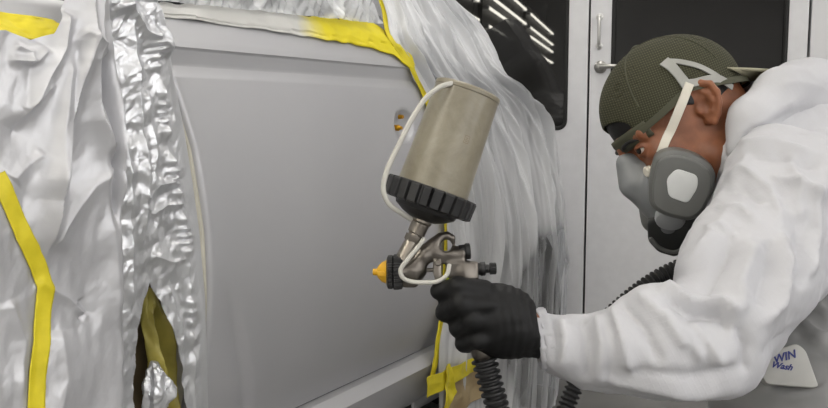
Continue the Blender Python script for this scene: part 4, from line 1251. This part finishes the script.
# valve cover and dark outlet below it
vc = h2w((.106, .028, -.104)); vn = unit(HF * .62 + HL * .45 - HU * .55)
MB().lathe(vc - vn * .014, vn, [(0, .021), (.012, .021), (.017, .019), (.020, .014), (.021, .002)], 40).build('valve_cover', M['valve'], mask)
vn2 = unit(HF * .50 + HL * .70 - HU * .45); oc_ = vc - vn2 * .008
eu2 = unit(CX - vn2 * (CX @ vn2)); ev2 = np.cross(vn2, eu2)
op_ = []
for p in [(647, 222), (648, 241), (658, 252), (675, 257), (692, 247), (694, 233), (697, 212), (672, 206)]:
    q_ = on_plane(*p, oc_, vn2) - oc_; op_.append((q_ @ eu2, q_ @ ev2))
if sum(op_[i][0] * op_[(i + 1) % 8][1] - op_[(i + 1) % 8][0] * op_[i][1] for i in range(8)) < 0: op_ = op_[::-1]
MB().prism(round_poly(op_, .006, 5), oc_, eu2, ev2, vn2, -.040, .004, .006, 4).build('outlet', M['mask_dark'], mask, angle=50)
lip = [oc_ + eu2 * a + ev2 * b + vn2 * .004 for a, b in (lambda Q: [(q @ eu2, q @ ev2) for q in Q])([on_plane(*p, oc_, vn2) - oc_ for p in [(650, 236), (660, 246), (675, 250), (690, 242)]])]
MB().tube(bez(lip, 20), .0032, 10).build('outlet_lip', M['mask_grey'], mask)
# strap buckle, elastic and head harness
def f_face_all(P):
    Q = w2h(P); return np.minimum(np.minimum(f_head(Q), f_capo(Q)), 9)
strip_on(f_face_all, [(689, 84), (682, 102), (672, 126), (662, 150), (655, 168), (652, 176)], [9, 9.5, 9.5, 9, 8.5, 8], .003, .001).build('elastic_strap', M['strap'], mask)
bk = trace(f_face_all, 652, 170)
MB().lathe(bk + grad(f_face_all, bk) * .003, grad(f_face_all, bk), [(0, .008), (.006, .008), (.008, .006), (.0082, .001)], 24).build('strap_button', M['strap'], mask)
hm = strip_on(f_capw, [(664, 62), (671, 67), (679, 76), (686, 85), (690, 86)], [12, 11, 10, 11, 12], .002, .0012)
for st in (strip_on(f_capw, [(684, 85), (694, 83), (706, 80), (716, 79), (724, 82), (731, 88)], [10, 8, 8, 9, 8, 6], .002, .0012), strip_on(f_capw, [(668, 61.5), (682, 63), (698, 67), (712, 74), (722, 81)], [5, 6, 6, 6, 6], .002, .0012)):
    hm.add(np.concatenate(st.v), st.f)
hm.build('head_harness', M['harness'], mask)

# ---- glove
def hp3(px, py, w): return at(px, py, .95 + w)
def f_glove(P):
    d = ell(P, hp3(503, 318, -.006), (.044, .027, .036), np.stack([unit(hp3(536, 332, 0) - hp3(470, 305, -.01)), CF, np.cross(CF, unit(hp3(536, 332, 0) - hp3(470, 305, -.01)))]))
    R = .0108
    fin = [
        [(484, 291, -.018), (458, 287, -.026), (441.5, 291, -.010), (446, 293, .012), (460, 296, .020)],
        [(486, 305, -.024), (462, 304, -.031), (446, 312, -.014), (450, 312, .010), (464, 312, .020)],
        [(490, 321, -.022), (472, 321, -.030), (459, 327, -.014), (462, 327, .010), (474, 326, .019)],
        [(496, 336, -.016), (478, 339, -.023), (464, 344, -.010), (467, 344, .010), (480, 341, .017)]]
    for k, fg in enumerate(fin):
        r = R * (1, 1.03, .98, .88)[k]
        d = smin(d, chain(P, [hp3(*q) for q in fg], [r * 1.15, r * 1.06, r, r * .92, r * .82], .004), .0055 if k else .006)
    d = smin(d, chain(P, [hp3(516, 310, .012), hp3(495, 296, .026), hp3(474, 288, .026), hp3(458, 286, .022)], [.017, .014, .011, .0095], .005), .010)
    d = smin(d, chain(P, [hp3(500, 320, 0), hp3(519, 327, .002), hp3(534, 333, .008)], [.033, .0285, .0275], .01), .012)
    d = smin(d, ell(P, hp3(500, 342, .0), (.030, .020, .017)), .012)
    d = smax(d, (P - hp3(535.5, 333, .008)) @ unit(CX * .97 + CU * .10), .001)
    return d
v, f = sdf_mesh(f_glove, np.min([hp3(425, 272, -.05), hp3(425, 372, -.05)], 0) - .01, np.max([hp3(542, 270, .06), hp3(542, 372, .06)], 0) + .01, .0016)
v = vsmooth(v, f, 1); n_ = vnormals(v, f); q = px_of(v)
wr_ = sstep(488, 520, q[:, 0])
v = v + n_ * (.0005 * wr_ * np.sin(q[:, 0] * .75 + 2 * np.sin(q[:, 1] * .09)) + .0006 * crumple(v * 55, 4, 6))[:, None]
glo = MB().add(v, f.tolist()).build('glove', M['glove'], person, angle=180, recalc=False)
rim = hp3(535, 333, .008); ra = unit(CX * .97 + CU * .10)
MB().lathe(rim, ra, [(-.002, .0272), (-.001, .0287), (.001, .0287), (.0015, .0272)], 48).build('cuff_rim', M['glove'], glo)

# ---- coverall: jacket
def f_suit(P):
    d = cone(P, at(795, 205, 1.10), at(830, 175, 1.42), .093, .09)
    d = smin(d, chain(P, [at(792, 205, 1.085), at(745, 286, 1.0), at(718, 336, .94)], [.088, .074, .060], .02), .025)
    d = smin(d, chain(P, [at(718, 337, .94), at(655, 341, .948), at(590, 350, .96), at(560, 342, .965), at(531, 334, .965)], [.060, .055, .042, .036, .0325], .015), .012)
    ax3 = np.stack([tax, np.array([0, 1.0, 0]), np.cross(tax, [0, 1.0, 0])])
    d = smin(d, ell(P, at(865, 200, 1.29), (.28, .19, .145), ax3), .02)
    d = smin(d, chain(P, [at(757, 160, 1.20), at(775, 165, 1.26), at(790, 160, 1.33)], [.075, .08, .075], .03), .03)   # collar mass
    d = smin(d, chain(P, [SHR, ELR, HNR], [.08, .065, .05], .02), .04)
    d = smin(d, cone(P, CH, at(985, 280, 1.38), .15, .15), .05)
    # cuff end, and room for the neck
    d = smax(d, -((P - at(537.5, 334, .965)) @ unit(CX * .97 + CU * .18)), .001)
    d = smax(d, -cone(P, h2w((-.03, 0, -.02)), NB + (NB - h2w((-.03, 0, -.02))) * .1, .078, .066), .006)
    d = smax(d, -f_head(w2h(P)) + .004, .004) if False else d
    return d
slo = np.array([.06, .78, .30]); shi = np.array([1.10, 1.72, 1.06])
v, f = sdf_mesh(f_suit, slo, shi, .0044)
v = vsmooth(v, f, 2, .5); n_ = vnormals(v, f); q = px_of(v)
face = sstep(-.1, .4, -(n_ @ CF))
h = np.zeros(len(v))
def fold(pts, amp, w):
    d_, sd, tt_ = pl_dist(q[:, 0], q[:, 1], pts)
    return amp * np.exp(-(d_ / (w * .85)) ** 1.25) * sstep(-.02, .15, tt_) * sstep(1.02, .82, tt_)
FOLDS = [
    # forearm rings and drags
    ([(580, 312), (588, 340), (586, 384)], -.006, 7), ([(596, 312), (602, 345), (598, 388)], .006, 6), ([(612, 306), (626, 340), (634, 372)], .005, 6),
    ([(620, 302), (644, 330), (662, 366)], -.005, 6), ([(636, 296), (664, 318), (690, 352)], .006, 7), ([(655, 288), (690, 302), (722, 300), (742, 318)], .008, 7),
    ([(660, 297), (690, 313), (718, 312), (734, 330)], -.007, 6), ([(664, 310), (690, 336), (706, 366)], .005, 6), ([(690, 318), (712, 345), (728, 372)], .005, 8),
    ([(560, 312), (566, 340), (562, 372)], .004, 5), ([(552, 312), (556, 335), (553, 368)], -.004, 4), ([(600, 376), (660, 384), (730, 388)], .005, 6), ([(620, 366), (690, 374), (745, 372)], -.004, 6),
    # elbow and upper arm
    ([(742, 320), (752, 345), (748, 384)], -.005, 8), ([(720, 232), (700, 262), (664, 290)], .006, 8), ([(735, 222), (722, 262), (700, 296)], -.006, 8),
    ([(760, 240), (742, 280), (742, 318)], .006, 9), ([(782, 228), (790, 262), (782, 300), (762, 330)], .007, 9), ([(770, 236), (768, 270), (756, 310)], -.005, 8),
    ([(800, 210), (806, 250), (800, 290)], -.006, 8), ([(790, 150), (800, 190), (806, 240)], .005, 8), ([(726, 180), (746, 172), (770, 186), (786, 220)], .005, 7),
    ([(722, 196), (744, 190), (764, 204)], -.004, 6), ([(716, 210), (742, 208), (760, 222)], .004, 6), ([(740, 150), (775, 142), (820, 150)], .005, 6), ([(748, 160), (780, 156), (826, 166)], -.004, 7),
    ([(815, 180), (822, 230), (812, 280)], .006, 7), ([(706, 232), (722, 226), (738, 236)], .004, 5), ([(768, 176), (800, 182), (826, 200)], .005, 6),
]
for pts, amp, w_ in FOLDS: h += fold(pts, amp, w_)
h = h * face
hs_ = fold([(722, 176), (736, 148), (752, 131), (776, 124), (835, 128)], -.006, 4); h += hs_ * face
h += .0034 * crumple(v * 11 + 4, 12, 10, 1.0, 1.35, .72) + .0020 * fbm(v * 26, 3)
h *= (sstep(530, 548, q[:, 0]) * .85 + .15) * 1.9
v = v + n_ * h[:, None]
suit = MB().add(v, f.tolist()).build('coverall', M['white_suit'], person, angle=180, recalc=False)
suit['label'] = 'white disposable coverall jacket'
# hood lying folded over the neck
def f_hood(P):
    d = chain(P, [at(743, 150, 1.145), at(757, 122, 1.16), at(781, 98, 1.19), at(808, 96, 1.24), at(850, 102, 1.29), at(880, 110, 1.38)], [.020, .030, .038, .045, .05, .045], .03)
    d = smin(d, chain(P, [at(760, 124, 1.19), at(800, 112, 1.24), at(850, 112, 1.27)], [.03, .045, .05], .03), .03)
    d = smin(d, chain(P, [at(800, 92, 1.28), at(815, 92, 1.38)], [.04, .04], .03), .03)
    d = smax(d, -cone(P, h2w((-.03, 0, -.02)), NB, .072, .070), .006)
    return d
v, f = sdf_mesh(f_hood, at(735, 175, 1.1) - .03, np.array([.86, 1.52, 1.06]), .005)
v = vsmooth(v, f, 2); n_ = vnormals(v, f); q = px_of(v); face = sstep(-.1, .4, -(n_ @ CF)); h = np.zeros(len(v))
for pts, amp, w_ in [([(752, 130), (775, 112), (800, 100)], .004, 5), ([(770, 120), (800, 112), (830, 112)], -.004, 5), ([(780, 85), (800, 82), (828, 90)], .004, 5), ([(746, 140), (764, 122), (790, 118)], -.003, 4)]:
    h += fold(pts, amp, w_) * face
h += fold([(722, 176), (736, 148), (752, 131), (776, 124), (835, 128)], -.006, 4) * face
h += .0034 * crumple(v * 12, 31, 9, 1.0, 1.35, .72) 
v = v + n_ * h[:, None]
MB().add(v, f.tolist()).build('hood', M['white_suit'], person, angle=180, recalc=False)
# wristband of the sleeve
sa = unit(-CX * .97 - CU * .20); sb_ = at(542, 339, .9655)
MB().lathe(sb_, sa, [(-.010, .0335), (-.004, .034), (.000, .0322), (.004, .0345), (.008, .033), (.0085, .0315), (.004, .031)], 72, cap=False, wob=lambda tt, r, th: r + .0010 * sin(th * 13) + .0007 * sin(th * 29 + 1)).build('sleeve_cuff', M['white_suit'], person, angle=180)

# ---- grey lower garment: hips and folded legs
def f_grey(P):
    d = cone(P, at(850, 285, 1.24), at(1000, 310, 1.39), .165, .185)
    d = smin(d, cone(P, at(812, 345, 1.15), at(900, 330, 1.22), .075, .10), .03)
    d = smin(d, chain(P, [at(960, 330, 1.30), at(800, 405, 1.14), KL + np.array([.02, 0, .08])], [.15, .115, .075], .03), .04)
    d = smin(d, chain(P, [KL + np.array([.0, 0, .025]), FL_ + np.array([0, 0, .005])], [.085, .07], .03), .03)
    d = smin(d, chain(P, [HPL, KL + np.array([0, 0, .03])], [.135, .088], .03), .03)
    d = smin(d, chain(P, [HPR, KR + np.array([0, 0, .025]), FR_ + np.array([0, 0, .005])], [.13, .085, .07], .03), .04)
    return d
v, f = sdf_mesh(f_grey, np.array([.34, .90, -.03]), np.array([1.30, 1.74, .86]), .0085)
v = vsmooth(v, f, 2); n_ = vnormals(v, f); q = px_of(v); face = sstep(-.1, .4, -(n_ @ CF)); h = np.zeros(len(v))
for pts, amp, w_ in [([(800, 318), (815, 332), (835, 340)], .010, 5), ([(796, 330), (812, 346), (835, 356)], -.008, 6), ([(812, 300), (835, 318)], .008, 5), ([(760, 392), (800, 396), (835, 388)], .006, 7), ([(770, 380), (800, 384), (826, 378)], -.004, 5)]:
    h += fold(pts, amp, w_) * face
h += .004 * crumple(v * 9, 41, 7)
v = v + n_ * h[:, None]; v[:, 2] = np.maximum(v[:, 2], .002)
grey = MB().add(v, f.tolist()).build('trousers', M['grey_suit'], person, angle=180, recalc=False)
grey['label'] = 'grey satin trousers'
for K, Fq in ((KL, FL_), (KR, FR_)):
    o = Fq + np.array([.06, 0, -.01])
    def f_shoe(P, o=o):
        d = chain(P, [o + np.array([.0, 0, .02]), o + np.array([.075, 0, .0]), o + np.array([.085, 0, -.03])], [.048, .05, .035], .02)
        return smax(d, .003 - P[..., 2], .004)
    v, f = sdf_mesh(f_shoe, o - .12, o + .16, .006)
    MB().add(v, f.tolist()).build('shoe', M['glove'], person, angle=180, recalc=False)
# pocket flap with the printed mark
pcn = unit(-CF * .93 - CX * .12 + CU * .25)
pc = at(793, 367, 1.0)
pcs = trace(f_grey, 793, 367, .7); pc = pcs + pcn * .012
eu = unit(CX - pcn * (CX @ pcn)); ev = np.cross(pcn, eu)
pts = []
for p in [(772, 352), (797, 343), (806, 350), (819, 386), (814, 388), (766, 384), (761, 372)]:
    qq = on_plane(*p, pc, pcn) - pc; pts.append((qq @ eu, qq @ ev))
ar = sum(pts[i][0] * pts[(i + 1) % 7][1] - pts[(i + 1) % 7][0] * pts[i][1] for i in range(7))
if ar < 0: pts = pts[::-1]
M['flap'] = plain('flap_grey_white', (168, 167, 163), .5, var=.06)
fl = MB().prism(round_poly(pts, .006, 4), pc, eu, ev, pcn, -.018, .0, .002, 2).build('pocket_flap', M['flap'], person, angle=40)
fl['label'] = 'pale pocket flap with blue printed lettering'
M['ink'] = plain('blue_print', (34, 44, 112), .6)
def lettering(txt, px, py, size, rot, shear, parent, bold=.0):
    cu = bpy.data.curves.new('lettering', 'FONT'); cu.body = txt; cu.size = size; cu.shear = shear; cu.extrude = .0003; cu.offset = bold
    tmp = bpy.data.objects.new('lettering', cu); COL.objects.link(tmp)
    bpy.context.view_layer.update()
    me = bpy.data.meshes.new_from_object(tmp.evaluated_get(bpy.context.evaluated_depsgraph_get()))
    V = np.array([v.co[:] for v in me.vertices]); F = [tuple(p.vertices) for p in me.polygons]
    bpy.data.objects.remove(tmp); bpy.data.meshes.remove(me)
    o = on_plane(px, py, pc + pcn * .0006, pcn); c, s = cos(rot), sin(rot)
    W = o + np.outer(V[:, 0] * c - V[:, 1] * s, eu) + np.outer(V[:, 0] * s + V[:, 1] * c, ev) + np.outer(V[:, 2], pcn)
    MB().add(W, F).build('lettering', M['ink'], parent, smooth=False)
lettering('WIN', 774, 363.5, .0135, radians(15), .3, fl, .0003)
lettering('Wash', 770.5, 367, .0105, radians(-10), .45, fl, .0003)
# ================================================================== CAMERA, WORLD
cd = bpy.data.cameras.new('camera'); cam = bpy.data.objects.new('camera', cd); COL.objects.link(cam)
cam.location = tuple(CAM); cam.rotation_euler = (pi / 2 - PITCH, 0, 0)
cd.sensor_fit = 'HORIZONTAL'; cd.sensor_width = 36.0; cd.lens = 36.0 * FOC / 828; cd.clip_start = 0.02; cd.clip_end = 60
SC.camera = cam
w = bpy.data.worlds.new('world'); SC.world = w; w.use_nodes = True
w.node_tree.nodes['Background'].inputs['Color'].default_value = (.6, .62, .65, 1); w.node_tree.nodes['Background'].inputs['Strength'].default_value = .05
SC.view_settings.view_transform = 'Standard'; SC.view_settings.look = 'None'; SC.view_settings.gamma = 1; SC.view_settings.use_curve_mapping = False
SC.view_settings.exposure = 0.0
SC.cycles.max_bounces = 8; SC.cycles.transparent_max_bounces = 16; SC.cycles.sample_clamp_indirect = 6.0; SC.cycles.use_denoising = True
